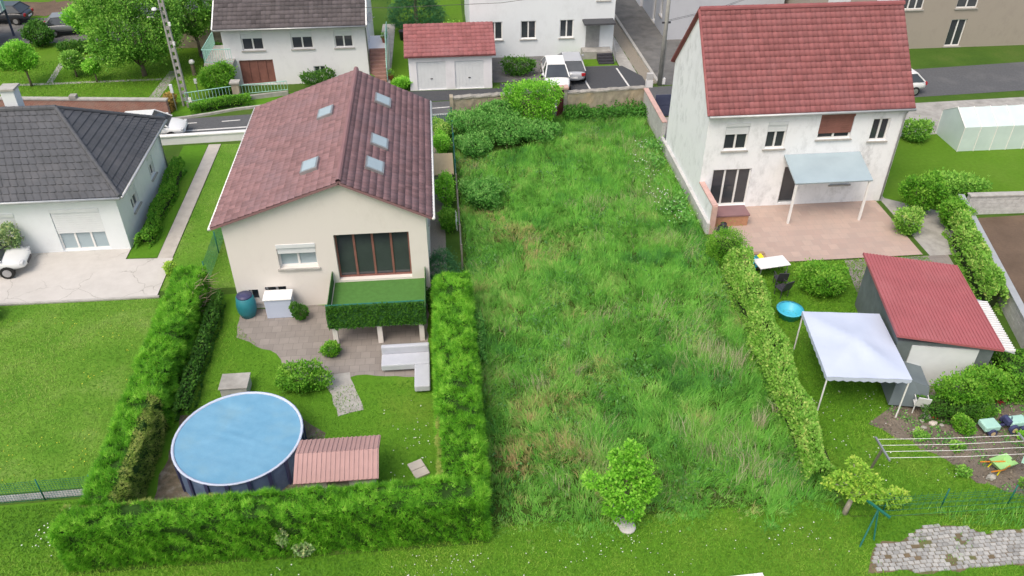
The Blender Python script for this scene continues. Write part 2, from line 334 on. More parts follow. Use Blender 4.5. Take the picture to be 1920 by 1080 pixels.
def scatter(name, tv, tt, p, d, size, val, m, parent=None, jit=0.5):
    """copies of a template at p pointing along d (template y axis)"""
    n = len(p); Y = unit(d+rng.normal(0, jit, (n, 3))); A = rng.normal(0, 1, (n, 3)); X = unit(np.cross(Y, A)); Z = np.cross(X, Y)
    flip = np.where(Z[:, 2] < 0, -1., 1.)[:, None]; X *= flip; Z *= flip
    s = np.broadcast_to(size, (n,))[:, None, None]
    V = p[:, None]+s*(tv[None, :, 0:1]*X[:, None]+tv[None, :, 1:2]*Y[:, None]+tv[None, :, 2:3]*Z[:, None])
    return fast_mesh(name, V, tt, val, m, parent)
def inpoly(x, y, poly):
    c = np.zeros(len(x), bool); n = len(poly)
    for i in range(n):
        x0, y0 = poly[i]; x1, y1 = poly[(i+1) % n]
        k = ((y0 > y) != (y1 > y)) & (x < (x1-x0)*(y-y0)/((y1-y0) or 1e-9)+x0); c ^= k
    return c
def polypoints(poly, dens, holes=()):
    xs = [p[0] for p in poly]; ys = [p[1] for p in poly]; a = (max(xs)-min(xs))*(max(ys)-min(ys)); n = int(a*dens)
    x = rng.uniform(min(xs), max(xs), n); y = rng.uniform(min(ys), max(ys), n); k = inpoly(x, y, poly)
    for h in holes: k &= ~inpoly(x, y, h)
    return x[k], y[k]
def blades(name, x, y, h, lx, ly, wd, val, m, z=0.0, parent=None):
    n = len(x); a = rng.uniform(0, math.pi, n); wx = np.cos(a)*wd/2; wy = np.sin(a)*wd/2; V = np.zeros((n, 5, 3))
    z = np.broadcast_to(z, (n,))
    V[:, 0] = np.stack([x-wx, y-wy, z], 1); V[:, 1] = np.stack([x+wx, y+wy, z], 1)
    V[:, 2] = np.stack([x+lx*.3-wx*.75, y+ly*.3-wy*.75, z+h*.62], 1); V[:, 3] = np.stack([x+lx*.3+wx*.75, y+ly*.3+wy*.75, z+h*.62], 1)
    V[:, 4] = np.stack([x+lx, y+ly, z+h], 1)
    return fast_mesh(name, V, [[0, 1, 3], [0, 3, 2], [2, 3, 4]], val, m, parent)
def lawn_blades(name, poly, dens, m, holes=(), hgt=.06, label=None, seed=3):
    x, y = polypoints(poly, dens, holes); n = len(x); f = fbm(x, y, .5, seed)
    h = hgt*rng.uniform(.5, 1.3, n)*(0.7+.6*f); ln = hgt*.8
    o = blades(name, x, y, h, rng.normal(0, ln, n), rng.normal(0, ln, n), hgt*.42, np.clip(.5+2.0*(f-.5)+rng.normal(0, .2, n), 0, 1), m, z=0.004)
    return tag(o, label, 'grass', kind='stuff')
def daisies(name, poly, n, label, zr=(.04, .1), size=.024, seed=21):
    x, y = polypoints(poly, 60); f = fbm(x, y, .9, seed); k = np.argsort(-(f+rng.normal(0, .22, len(x))))[:n]; x, y = x[k], y[k]; n = len(x)
    th = np.linspace(0, 2*math.pi, 6)[:-1]; tv = np.concatenate([[[0, 0, .2]], np.stack([np.cos(th), np.sin(th), 0*th], 1)])
    s = size*rng.uniform(.6, 1.3, n); V = np.stack([x, y, rng.uniform(*zr, n)], 1)[:, None]+s[:, None, None]*tv[None]
    o = fast_mesh(name, V, [[0, 1+i, 1+(i+1) % 5] for i in range(5)], rng.random(n), L['flower']); return tag(o, label, 'flowers', kind='stuff')

def lobes_points(lobes, n):
    """points on the outside of a union of ellipsoids (cx,cy,cz,rx,ry,rz), with normals"""
    lb = np.array(lobes, float); ar = (lb[:, 3]*lb[:, 4]*lb[:, 5])**(2/3); P_ = []; D_ = []; tries = 0; have = 0
    while have < n and tries < 12:
        k = rng.choice(len(lb), n*2, p=ar/ar.sum()); u = unit(rng.normal(0, 1, (n*2, 3))); rad = 1-np.abs(rng.normal(0, .16, n*2))
        q = lb[k, :3]+u*lb[k, 3:]*rad[:, None]
        e = np.min(((q[:, None]-lb[None, :, :3])/lb[None, :, 3:]).__pow__(2).sum(2)+np.where(np.arange(len(lb))[None] == k[:, None], 99, 0), axis=1)
        ok = (e > .62) & (q[:, 2] > .03); P_.append(q[ok]); D_.append(unit(u[ok]/lb[k[ok], 3:])); have += ok.sum(); tries += 1
    return np.concatenate(P_)[:n], np.concatenate(D_)[:n]
def clumpy(q, seed=0): return vnoise(q[:, 0]+q[:, 2]*.7, q[:, 1]+q[:, 2]*.5, 2.6, 40+seed)
def crown(name, lobes, n, size, m, parent=None, up=.35, var=.35, tv=LEAF_V, tt=LEAF_T, jit=.55):
    n = int(n*1.9); size = size*.72; q, d = lobes_points(lobes, n); mr = float(np.mean(np.array(lobes)[:, 3:5]))
    cn = vnoise(q[:, 0]*1.3+q[:, 2], q[:, 1]*1.3-q[:, 2]*.8, 3.2/max(.35, min(1.2, mr)), 51); q = q+d*((cn-.5)*.5*mr+np.where(rng.random(len(q)) < .14, rng.random(len(q))*.45*mr, 0))[:, None]; q[:, 2] = np.maximum(q[:, 2], .02)
    z0 = q[:, 2].min(); f = (q[:, 2]-z0)/max(1e-3, q[:, 2].max()-z0)
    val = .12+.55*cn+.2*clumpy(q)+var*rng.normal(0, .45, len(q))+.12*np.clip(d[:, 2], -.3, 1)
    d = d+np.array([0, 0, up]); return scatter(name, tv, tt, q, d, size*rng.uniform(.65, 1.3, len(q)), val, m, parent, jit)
def lobes_random(c, rx, ry, h, k, rmin=.35, rmax=.55, z0=.15):
    out = []
    for i in range(k):
        a = rng.uniform(0, 2*math.pi); r_ = math.sqrt(rng.random())*.62; z = rng.uniform(z0+.25, .8)
        s = rng.uniform(rmin, rmax)*(1-.35*abs(z-.5))
        out.append((c[0]+rx*r_*math.cos(a), c[1]+ry*r_*math.sin(a), c[2]+h*z, rx*s, ry*s, h*s*.55))
    out.append((c[0], c[1], c[2]+h*.5, rx*.6, ry*.6, h*.42)); return out
def off(lobes, o): return [(l[0]-o[0], l[1]-o[1], l[2]-o[2], *l[3:]) for l in lobes]
def shrub(name, label, cat, c, rx, ry, h, n, size, m, group=None, k=7, stems=3, jit=.6, up=.4, rr=(.35, .55)):
    """shrub with stems, one crown of leaves"""
    t = thing(name, label, cat, c, group=group); lb = off(lobes_random(c, rx, ry, h, k, *rr), c)
    crown('crown', lb, n, size, m, t, jit=jit, up=up)
    mb = MB()
    for i in range(stems):
        a = 2*math.pi*i/stems+.4; mb.tube([(0.05*math.cos(a), .05*math.sin(a), -.05), (rx*.25*math.cos(a), ry*.25*math.sin(a), h*.4), (rx*.42*math.cos(a), ry*.42*math.sin(a), h*.72)], .03+.01*h, 5, .01)
    mb.build('stem', M['bark'], t, local=True); return t
def tree(name, label, c, h, rx, ry, trunk_h, n, size, m, k=11, group=None, bark='bark', r0=.14, lean=(0, 0), lobes=None, up=.3):
    t = thing(name, label, 'tree', c, group=group); ch = h-trunk_h
    lb = lobes or [(l[0]+lean[0], l[1]+lean[1], l[2]+trunk_h, *l[3:]) for l in lobes_random((0, 0, 0), rx, ry, ch, k, .32, .5, .05)]
    crown('crown', lb, n, size, m, t, up=up)
    mb = MB(); top = (lean[0], lean[1], trunk_h+ch*.35)
    mb.tube([(0, 0, -.1), (lean[0]*.25, lean[1]*.2, trunk_h*.5), (lean[0]*.8, lean[1]*.8, trunk_h), top], r0, 8, r0*.45)
    tr = mb.build('trunk', M[bark], t, smooth=True, local=True)
    mb = MB()
    for l in lb[:8]: mb.tube([(lean[0]*.7, lean[1]*.7, trunk_h*.85), ((lean[0]+l[0])/2, (lean[1]+l[1])/2, (trunk_h+l[2])/2), (l[0], l[1], l[2])], r0*.4, 5, r0*.1)
    mb.build('limb', M[bark], t, smooth=True, local=True); return t

def box_points(x0, x1, y0, y1, z1, dens, wob=.07, seed=0, faces='LRFBT'):
    """points + normals on a clipped hedge body (axis aligned)"""
    P_ = []; D_ = []; Lx, Ly = x1-x0, y1-y0
    def put(n, fx, d):
        n = int(n); q = fx(n); P_.append(q); D_.append(np.tile(np.array(d, float), (n, 1)))
    U = rng.uniform
    if 'L' in faces: put(Ly*z1*dens, lambda n: np.stack([np.full(n, x0), U(y0, y1, n), U(.03, z1, n)], 1), (-1, 0, .25))
    if 'R' in faces: put(Ly*z1*dens, lambda n: np.stack([np.full(n, x1), U(y0, y1, n), U(.03, z1, n)], 1), (1, 0, .25))
    if 'F' in faces: put(Lx*z1*dens, lambda n: np.stack([U(x0, x1, n), np.full(n, y0), U(.03, z1, n)], 1), (0, -1, .25))
    if 'B' in faces: put(Lx*z1*dens, lambda n: np.stack([U(x0, x1, n), np.full(n, y1), U(.03, z1, n)], 1), (0, 1, .25))
    if 'T' in faces: put(Lx*Ly*dens*1.25, lambda n: np.stack([U(x0, x1, n), U(y0, y1, n), np.full(n, z1)], 1), (0, 0, 1))
    q = np.concatenate(P_); d = np.concatenate(D_); dn = unit(d)
    b = (vnoise(q[:, 0]+q[:, 2]*.9, q[:, 1]-q[:, 2]*.6, 1.6, 60+seed)-.5)*2*wob+(vnoise(q[:, 0]*1.2+q[:, 2], q[:, 1]+q[:, 2], 4.5, 61+seed)-.5)*1.2*wob
    # round the top edges
    ex = np.minimum(np.minimum(q[:, 0]-x0, x1-q[:, 0]), np.minimum(q[:, 1]-y0, y1-q[:, 1])); ez = z1-q[:, 2]
    e = np.clip(.22-np.maximum(ex, ez), 0, .22); q = q+dn*(b-.03-np.abs(rng.normal(0, .04, len(q))))[:, None]; 
    cx = (x0+x1)/2; cy = (y0+y1)/2
    q[:, 2] -= e*.5; q[:, 0] -= np.where(ex < .22, np.sign(q[:, 0]-cx)*e*.4*(Lx < Ly), 0); q[:, 1] -= np.where(ex < .22, np.sign(q[:, 1]-cy)*e*.4*(Lx >= Ly), 0)
    return q, d, b/wob
def sheet(name, poly, z, m, label=None, parent=None):
    a = sum(poly[i][0]*poly[(i+1) % len(poly)][1]-poly[(i+1) % len(poly)][0]*poly[i][1] for i in range(len(poly)))
    if a < 0: poly = poly[::-1]
    o = MB().add([(p[0], p[1], z) for p in poly], [tuple(range(len(poly)))]).build(name, m, parent); return tag(o, label, kind='structure')
def rect(x0, x1, y0, y1): return [(x0, y0), (x1, y0), (x1, y1), (x0, y1)]
def wavy(pts, amp=.15, step=.35, seed=1):
    """irregular edge for worn or natural outlines"""
    r_ = random.Random(seed); out = []
    for i in range(len(pts)):
        a, b = Vector(pts[i]), Vector(pts[(i+1) % len(pts)]); n = max(1, int((b-a).length/step)); nn = Vector((-(b-a).y, (b-a).x)).normalized()
        for k in range(n): out.append(tuple(a+(b-a)*(k/n)+nn*(r_.uniform(-amp, amp))))
    return out

# ================================================================== THE SETTING
sheet('ground', rect(-220, 220, -60, 330), 0, M['ground'], 'grassy ground that runs out under the gardens')
PLOT = [(.7, 46.9), (12.45, 47.8), (12.4, 33.4), (12.4, 23), (12.25, 17.0), (.8, 16.9)]
sheet('meadow', PLOT, .004, M['meadow_soil'], 'soil of the overgrown plot')
FRONT = [(-26, 11), (22.5, 11), (22.5, 15.55), (12.6, 16.25), (12.25, 16.98), (.8, 16.88), (.78, 16.3), (-12, 16.3), (-12.4, 19.3), (-26, 19.0)]
sheet('front_lawn', FRONT, .004, M['lawn'], 'mown lawn along the foot of the picture')
LEFTL = [(-27, 19.5), (-12.2, 19.8), (-12.2, 30.45), (-27, 30.55)]
sheet('left_lawn', LEFTL, .004, M['lawn_left'], 'pale mown lawn left of the conifer hedge')
POOLG = rect(-10.6, -.4, 17.2, 30.5)
sheet('pool_garden_lawn', POOLG, .004, M['lawn'], 'lawn inside the conifer hedge')
RIGHTL = [(12.6, 16.3), (22.5, 15.6), (22.5, 30.6), (12.9, 30.6)]
sheet('right_lawn', RIGHTL, .004, M['lawn'], 'lawn behind the right hedge')
sheet('pool_gravel', wavy([(-10.4, 17.6), (-5.0, 17.5), (-4.9, 21.5), (-6.5, 23.2), (-10.2, 23)], .12), .008, mat('pool_gravel', (.16, .13, .10), (.08, .075, .05), 5, .95, .6, 30, big=((.3, .29, .26), 3, .6)), 'dark gravel around the pool')
def ynear(x): return 46.75+.055*x
def yfar(x): return 50.6+.075*x if x > -17 else 49.3-.11*(x+17)
rd = [(x, ynear(x)) for x in (-60, -30, -15, 0, 15, 30, 70)]+[(x, yfar(x)) for x in (70, 30, 15, 0, -15, -17, -30, -60)]
sheet('road', rd, .010, M['asphalt'], 'grey asphalt street behind the gardens')
def strip(name, xs, fy, w_, z, m, label): return sheet(name, [(x, fy(x)) for x in xs]+[(x, fy(x)+w_) for x in xs[::-1]], z, m, label)
strip('road_edge_line', [-30, -15, 0, 12], lambda x: 48.55+.065*x, .16, .015, M['paint'], 'pale painted line along the street')
for i in range(14):
    x = -24+i*2.6; sheet('road_dash', [(x, 49.55+.06*x), (x+1.1, 49.6+.06*x+.06), (x+1.1, 49.71+.06*x+.06), (x, 49.66+.06*x)], .015, M['paint'], 'white dash painted on the street')
sheet('parking_apron', [(-3.0, 50.5), (13.9, 51.6), (13.9, 53.6), (12.9, 55.6), (9.2, 55.6), (8.6, 53.4), (4.0, 53.2), (4, 52.4), (-3, 52.4)], .014, M['asphalt_new'], 'darker asphalt of the parking bays')
for x in (9.9, 12.6): sheet('bay_line', [(x, 51.5), (x+.12, 51.5), (x-.25+.12, 55.2), (x-.25, 55.2)], .018, M['paint'], 'white line of a parking bay')
sheet('lane', [(14.75, 51.9), (24, 52.4), (24, 64), (22, 95), (13.6, 95)], .010, M['asphalt_old'], 'worn grey lane beside the white block')
sheet('lane_gravel', wavy([(13.75, 52.2), (14.6, 52.2), (14.0, 80), (13.0, 80)], .05), .012, M['gravel'], 'gravel strip along the lane')
sheet('side_path', [(12.7, 53.6), (13.7, 52.2), (13.0, 80), (12.68, 80)], .010, M['conc_plain'], 'concrete path beside the white block')
kb = MB().prism([(14.58, 52.3), (14.78, 52.3), (14.1, 85), (13.9, 85)], 0, .16).build('lane_kerb', M['kerb']); tag(kb, 'stone kerb along the lane', kind='structure')
kb = MB()
xs = [-17.2, -16, -14.6, -13, -11]; ys = [49.1, 49.35, 49.75, 50.35, 50.75]
for i in range(4): kb.prism([(xs[i], ys[i]), (xs[i+1], ys[i+1]), (xs[i+1], ys[i+1]+.18), (xs[i], ys[i]+.18)], 0, .14)
tag(kb.build('street_kerb', M['kerb']), 'curving stone kerb of the street', kind='structure')
sheet('verge', [(-17, 49.3), (-16, 49.6), (-14.6, 50.0), (-13, 50.6), (-11, 51.0), (-3.2, 51.4), (-3.2, 53), (-11, 53), (-17, 52.4)], .014, M['lawn'], 'green verge beside the street')
sheet('terrace_slab', [(-27, 30.65), (-13.0, 30.6), (-13.0, 33.6), (-15.2, 33.7), (-15.2, 34.6), (-27, 34.6)], .05, M['concrete'], 'cracked concrete yard of the left house')
sheet('drive_path', [(-13.75, 33.5), (-13.05, 33.5), (-13.05, 45.6), (-13.75, 45.6)], .03, M['conc_path'], 'pale concrete path beside the left house')
sheet('side_lawn', [(-13.0, 31), (-9.6, 31), (-9.6, 45.6), (-13.0, 45.6)], .006, M['lawn_left'], 'grass strip between the two left houses')
sheet('house_lawn', [(-15.2, 33.8), (-13.8, 33.8), (-13.8, 45.6), (-15.2, 45.6)], .006, M['lawn'], 'grass beside the left house wall')
pk = MB().prism([(-27, 30.55), (-12.9, 30.5), (-12.9, 30.62), (-27, 30.67)], 0, .07).build('yard_edging', M['kerb']); tag(pk, 'concrete edging between yard and lawn', kind='structure')
sheet('edging_path', [(-27, 19.15), (-12.3, 19.45), (-12.3, 19.72), (-27, 19.45)], .012, M['conc_plain'], 'narrow concrete strip under the mesh fence')
sheet('garden_path', rect(-1.15, -.15, 29, 46.2), .008, M['gravel'], 'gravel path between the roofed house and the plot')
sheet('front_court', [(-9.5, 41.2), (-.8, 41.2), (-.8, 46.6), (-9.5, 46.1)], .009, M['conc_plain'], 'paved yard before the pink roofed house')
# upper left gardens
UL = [(-60, 51.6), (-16.8, 50.2), (-15.2, 53), (-15.2, 90), (-60, 90)]
sheet('upper_lawn', UL, .006, M['lawn_bright'], 'bright green lawn above the brick wall')
sheet('garden_walk', [(-19.2, 50.5), (-18.5, 50.5), (-18.1, 57.5), (-18.8, 57.5)], .012, M['conc_plain'], 'narrow garden path under the big tree')
sheet('garden_walk', [(-26.6, 56), (-26.2, 56), (-26.8, 61.5), (-27.2, 61.5)], .012, M['conc_plain'], 'narrow path between the fruit trees')
sheet('garden_walk', [(-28.5, 55.7), (-19, 55.9), (-19, 56.2), (-28.5, 56.05)], .012, M['conc_plain'], 'thin path across the upper lawn')
sheet('upper_yard', [(-40, 64), (-18, 64), (-17.5, 70), (-44, 70)], .012, M['asphalt_old'], 'parking yard at the top of the picture')
sheet('tiled_yard', wavy([(-44, 71), (-24, 70.5), (-24, 74), (-44, 75)], .3), .014, M['soil'], 'reddish bare earth at the top of the picture')
sheet('far_lawn', [(-3.6, 53.2), (2, 53.2), (2.2, 90), (-4, 90)], .006, M['lawn_bright'], 'green garden behind the garage')
sheet('stone_walk', [(-4.55, 53.2), (-3.4, 53.2), (-3.3, 66), (-4.3, 66)], .012, M['conc_plain'], 'stone walk beside the outside stairs')
sheet('block_yard', rect(3.6, 12.6, 53.4, 58), .009, M['asphalt_old'], 'yard before the white block')
sheet('far_green', [(8.6, 55.7), (12.6, 55.7), (12.6, 57.9), (8.6, 57.9)], .012, M['lawn_bright'], 'small lawn by the block steps')
# right side
sheet('terrace_tiles', rect(13.0, 22.4, 30.7, 35.8), .03, M['terr_tile'], 'pinkish tiled terrace behind the white house')
sheet('garage_yard', [(16.6, 20.9), (21.8, 20.9), (23.6, 30.6), (18.5, 30.6)], .010, M['patio'], 'grey paved yard around the garage')
sheet('soil_field', wavy([(23.05, 21.5), (40, 16), (45, 33.6), (26.1, 33.7)], .05, 1), .012, M['soil'], 'bare brown soil field at the right edge')
sheet('neighbour_lawn', [(23.0, 34.4), (60, 34.2), (60, 44.5), (23.0, 42.8)], .006, M['lawn_bright'], 'lawn of the right neighbour')
sheet('house_side_path', [(22.7, 30.6), (24.9, 30.6), (25.6, 34.2), (23.0, 36), (22.95, 46), (22.7, 46)], .011, M['conc_plain'], 'path along the right side of the white house')
sheet('right_court', [(13, 42.5), (60, 42.8), (60, 48.7), (13, 46.9)], .005, M['conc_plain'], 'paved court before the right houses')
BED = wavy([(15.0, 20.2), (16.3, 20.9), (18.4, 21.2), (22.6, 21.2), (22.6, 16.3), (19.2, 16.6), (17.4, 17.2), (16.6, 18.6), (16.0, 19.2)], .18, .4, 5)
sheet('vegetable_bed', BED, .012, M['soil_bed'], 'bare soil of the vegetable bed')
PAD = wavy([(12.2, 14.15), (12.7, 15.05), (14.2, 15.4), (15.3, 15.75), (16.6, 15.3), (20, 15.2), (20, 13.9), (15, 14.0)], .12, .4, 9)
pad = sheet('cobble_pad', PAD, .010, mat('joint_soil', (.2, .15, .1), (.12, .1, .06), 3, .95, .5, 30, big=((.10, .17, .03), 1.2, .9)), 'worn cobbled pad at the lower right')

# cobbles of the pad, one by one
cm = MB(); s_ = .5
cm.add([(-.09, -.065, 0), (.09, -.065, 0), (.09, .065, 0), (-.09, .065, 0), (-.08, -.055, .035), (.08, -.055, .035), (.08, .055, .035), (-.08, .055, .035)], [(4,5,6,7),(0,1,5,4),(1,2,6,5),(2,3,7,6),(3,0,4,7)])
cob = [cm.build('cobble', mat('cobble_%d' % i, c_, tuple(x*.75 for x in c_), 6, .9, .3, 40), pad, local=True) for i, c_ in enumerate([(.40, .40, .395), (.32, .32, .315), (.46, .455, .445)])]
used = [False]*3; cnt = 0
PX = [p[0] for p in PAD]; PY = [p[1] for p in PAD]
for r_ in range(13):
    for k in range(32):
        x = 12.3+k*.2+(.1 if r_ % 2 else 0); y = 14.1+r_*.14+.012*math.sin(k*.9)
        if not inpoly(np.array([x]), np.array([y]), PAD)[0] or x > 18.6 or cnt > 296: continue
        hole = vnoise(x, y, 1.6, 77); edge = vnoise(x, y, .9, 78)
        if hole > .86 or random.random() < .05: continue
        q = random.choice((0, 0, 1, 2)); o = cob[q] if not used[q] else cob[q].copy()
        if used[q]: scene.collection.objects.link(o); o.parent = pad
        used[q] = True; cnt += 1
        o.location = (x+random.uniform(-.008, .008), y+random.uniform(-.008, .008), .011-.01*max(0, hole-.5)*2*random.random()); o.rotation_euler = (random.uniform(-.04, .04), random.uniform(-.04, .04), random.uniform(-.05, .05))
        o.scale = (random.uniform(.94, 1.06), random.uniform(.92, 1.06), 1)

# ================================================================== BUILDINGS
def wall(mb, p0, p1, z0, z1, ops=(), depth=.16):
    """vertical wall from p0 to p1 (outside on the right hand) with openings (u0,u1,z0,z1) that get reveals"""
    p0 = Vector((p0[0], p0[1])); p1 = Vector((p1[0], p1[1])); d = (p1-p0); Lw = d.length; d /= Lw; inn = Vector((-d.y, d.x))*depth
    us = sorted({0, Lw, *[o[0] for o in ops], *[o[1] for o in ops]}); zs = sorted({z0, z1, *[o[2] for o in ops], *[o[3] for o in ops]})
    def pt(u, z, q=False): p = p0+d*u+(inn if q else Vector((0, 0))); return (p.x, p.y, z)
    for i in range(len(us)-1):
        for j in range(len(zs)-1):
            uc, zc = (us[i]+us[i+1])/2, (zs[j]+zs[j+1])/2
            if any(o[0] < uc < o[1] and o[2] < zc < o[3] for o in ops): continue
            mb.quad(pt(us[i], zs[j]), pt(us[i+1], zs[j]), pt(us[i+1], zs[j+1]), pt(us[i], zs[j+1]))
    for a, b, c, e in ops:
        mb.quad(pt(a, c), pt(a, e), pt(a, e, 1), pt(a, c, 1)); mb.quad(pt(b, e), pt(b, c), pt(b, c, 1), pt(b, e, 1))
        mb.quad(pt(a, e), pt(b, e), pt(b, e, 1), pt(a, e, 1)); mb.quad(pt(b, c), pt(a, c), pt(a, c, 1), pt(b, c, 1))
def window(root, p0, p1, op, depth=.16, panes=2, kind='window', glass='glass', frame='white_pvc', shutter=None, sill=True, drop=0.0):
    """frame, panes, sill and roller shutter set into an opening made by wall()"""
    p0 = Vector(p0); p1 = Vector(p1); d = (p1-p0).normalized(); inn = Vector((-d.y, d.x)); a, b, c, e = op
    def bxx(mb, u0, u1, z0, z1, q0, q1):
        pts = [tuple(p0+d*u+inn*q) for u, q in ((u0, q0), (u1, q0), (u1, q1), (u0, q1))]; mb.prism(pts, z0, z1)
    mb = MB(); t_ = .07; q0, q1 = depth-.07, depth+.02
    bxx(mb, a, a+t_, c, e, q0, q1); bxx(mb, b-t_, b, c, e, q0, q1); bxx(mb, a+t_, b-t_, e-t_, e, q0, q1); bxx(mb, a+t_, b-t_, c, c+t_, q0, q1)
    for i in range(1, panes): u = a+(b-a)*i/panes; bxx(mb, u-.045, u+.045, c+t_, e-t_, q0+.005, q1)
    f = mb.build(kind, M[frame], root)
    for i in range(panes):
        u0 = a+(b-a)*i/panes; u1 = a+(b-a)*(i+1)/panes; g = MB(); bxx(g, u0+.05, u1-.05, c+.05, e-.05, depth-.02, depth-.005); g.build('pane', M[glass], f)
    if sill:
        g = MB(); bxx(g, a-.08, b+.08, c-.07, c-.003, -.09, depth-.01); g.build('sill', M['kerb'], f)
    if shutter and drop > 0:
        g = MB(); n = max(2, int((e-c)*drop/.11)); h = (e-c)*drop/n
        for i in range(n): bxx(g, a+.02, b-.02, e-(i+1)*h+.006, e-i*h, .03, .055)
        bxx(g, a, b, e-.012, e+.16, -.03, .02); g.build('shutter', M[shutter], f)
    return f
def tiles(root, name, A, U, V, tw, th, m, thick=.035, label=None):
    """overlapping tiles over the parallelogram A + u*U + v*V (V runs down the slope)"""
    A, U, V = np.array(A, float), np.array(U, float), np.array(V, float); lu, lv = np.linalg.norm(U), np.linalg.norm(V); u, v = U/lu, V/lv
    nrm = np.cross(u, v); nrm = -nrm if nrm[2] < 0 else nrm; nu, nv = max(1, round(lu/tw)), max(1, round(lv/th)); tw, th = lu/nu, lv/nv
    prof = [(0, .0), (.3, .0), (.5, .02), (.8, .02), (1.0, .0)]
    tv = []
    for r_, (vv, lift) in enumerate(((0, .0), (1.0, thick), (1.0, -.01))):
        for a, b in prof: tv.append(u*a*tw+v*vv*th+nrm*((b if r_ < 2 else 0)+lift))
    tv = np.array(tv); k = len(prof); T = []
    for r_ in range(2):
        for i in range(k-1): a = r_*k+i; T += [[a, a+k, a+1], [a+1, a+k, a+k+1]]
    I, J = np.meshgrid(np.arange(nu), np.arange(nv)); o_ = A[None]+(I.ravel()*tw)[:, None]*u+(J.ravel()*th)[:, None]*v+nrm*.02
    o_ += rng.normal(0, .003, (len(o_), 1))*nrm
    off_ = np.array(root_loc(root)); o = fast_mesh(name, o_[:, None]+tv[None]-off_, T, rng.random(len(o_)), m, root)
    return tag(o, label, kind='stuff')
def tilemat(name, c, spread=.25, patch=None):
    m, t, p = newmat(name); a = N(t, 'ShaderNodeAttribute', attribute_name='v'); r = ramp(t, a.outputs['Fac'], [(0, tuple(x*(1-spread) for x in c)), (1, tuple(min(1, x*(1+spread)) for x in c))])
    f = ramp(t, noise(t, pos(t), .6, 7, .65), [(.45, (0, 0, 0)), (.7, (.6,)*3)])
    t.links.new(mixc(t, f.outputs[0], r.outputs[0], patch or tuple(x*.75 for x in c)), p.inputs['Base Color']); p.inputs['Roughness'].default_value = .75; p.inputs['Specular IOR Level'].default_value = .3
    old = t.nodes['Principled BSDF'].inputs['Base Color'].links[0].from_socket; f2 = ramp(t, noise(t, pos(t), 7, 6, .75), [(.52, (0, 0, 0)), (.75, (.55,)*3)])
    t.links.new(mixc(t, f2.outputs[0], old, tuple(x*.5+.05 for x in c)), p.inputs['Base Color']); bump(t, p, noise(t, pos(t), 40, 4), .2, .01); return m
T_RED = tilemat('tile_red_v', (.27, .098, .102), .16, (.31, .135, .145)); T_PINK = tilemat('tile_pink_v', (.25, .145, .15), .2, (.24, .165, .185)); T_GREY = tilemat('tile_grey_v', (.085, .092, .108), .25, (.12, .12, .125))
T_DARK = tilemat('tile_dark_v', (.085, .074, .08), .3, (.12, .105, .11)); T_BLUE = tilemat('tile_blue_v', (.11, .12, .16), .25); T_SHEET = tilemat('tile_sheet_v', (.38, .115, .13), .08, (.42, .15, .165))
def gutter(root, a, b, m='zinc', down=None):
    MB().tube([a, b], .07, 8).build('gutter', M[m], root, smooth=True)
    if down: MB().tube(down, .045, 6).build('downpipe', M[m], root, smooth=True)
def ridge_tiles(root, a, b, m, step=.36, r_=.12):
    a, b = Vector(a), Vector(b); n = int((b-a).length/step); d = (b-a)/n; first = None
    mb = MB(); pr = [(-1, -.4), (-.8, .35), (-.3, .8), (.3, .8), (.8, .35), (1, -.4)]; side = Vector((-d.y, d.x, 0)).normalized()
    v = [tuple(d*t_+side*p[0]*r_*(1.12 if t_ else 1)+Vector((0, 0, p[1]*r_*(1.12 if t_ else 1)))) for t_ in (0, 1.08) for p in pr]
    mb.add(v, [(i, i+1, i+7, i+6) for i in range(5)]+[(6, 7, 8, 9, 10, 11)]); o0 = mb.build('ridge_tile', m, root, local=True)
    for i in range(n):
        o = o0 if i == 0 else o0.copy()
        if i: scene.collection.objects.link(o); o.parent = root
        o.location = a+d*i-root_loc(root)
def slab(mb, pts, t_):
    """thin plate under a planar polygon"""
    p = [Vector(q) for q in pts]; n = (p[1]-p[0]).cross(p[2]-p[0]).normalized(); n = -n if n.z < 0 else n; k = len(p)
    if (p[1]-p[0]).cross(p[2]-p[0]).z < 0: p = p[::-1]
    mb.add([tuple(q) for q in p]+[tuple(q-n*t_) for q in p], [tuple(range(k)), tuple(range(k, 2*k))[::-1]]+[(i, k+i, k+(i+1) % k, (i+1) % k) for i in range(k)])

# ---- white house with the red roof, right of the plot
rx0, rx1, ry0, ry1, rez = 12.78, 22.7, 35.8, 42.5, 5.5; rry, rrz = 39.15, 9.2
H = thing('white_house', 'tall white house with steep red tiled roof right of the overgrown plot', 'house', ((rx0+rx1)/2, (ry0+ry1)/2, 0))
ops = [(.6, 2.6, .15, 2.25), (4.3, 5.2, .15, 2.25), (6.9, 7.9, 1.1, 2.2), (.9, 2.1, 3.3, 4.6), (3.0, 4.0, 3.3, 4.6), (5.6, 7.3, 3.7, 4.9), (8.3, 9.2, 3.5, 4.7)]
mb = MB(); wall(mb, (rx0, ry0), (rx1, ry0), 0, rez, ops); wall(mb, (rx1, ry0), (rx1, ry1), 0, rez, [(2, 3, 3.2, 4.4)]); wall(mb, (rx1, ry1), (rx0, ry1), 0, rez)
mb.quad((rx0, ry1, 0), (rx0, ry0, 0), (rx0, ry0, rez), (rx0, ry1, rez))
for x in (rx0, rx1): mb.add([(x, ry0, rez), (x, rry, rrz-.12), (x, ry1, rez)], [(0, 1, 2)])
mb.build('wall', M['white_render'], H)
fp = ((rx0, ry0), (rx1, ry0))
window(H, *fp, ops[0], panes=3, kind='patio_door', sill=False); window(H, *fp, ops[1], panes=1, kind='door', frame='metal_grey', sill=False)
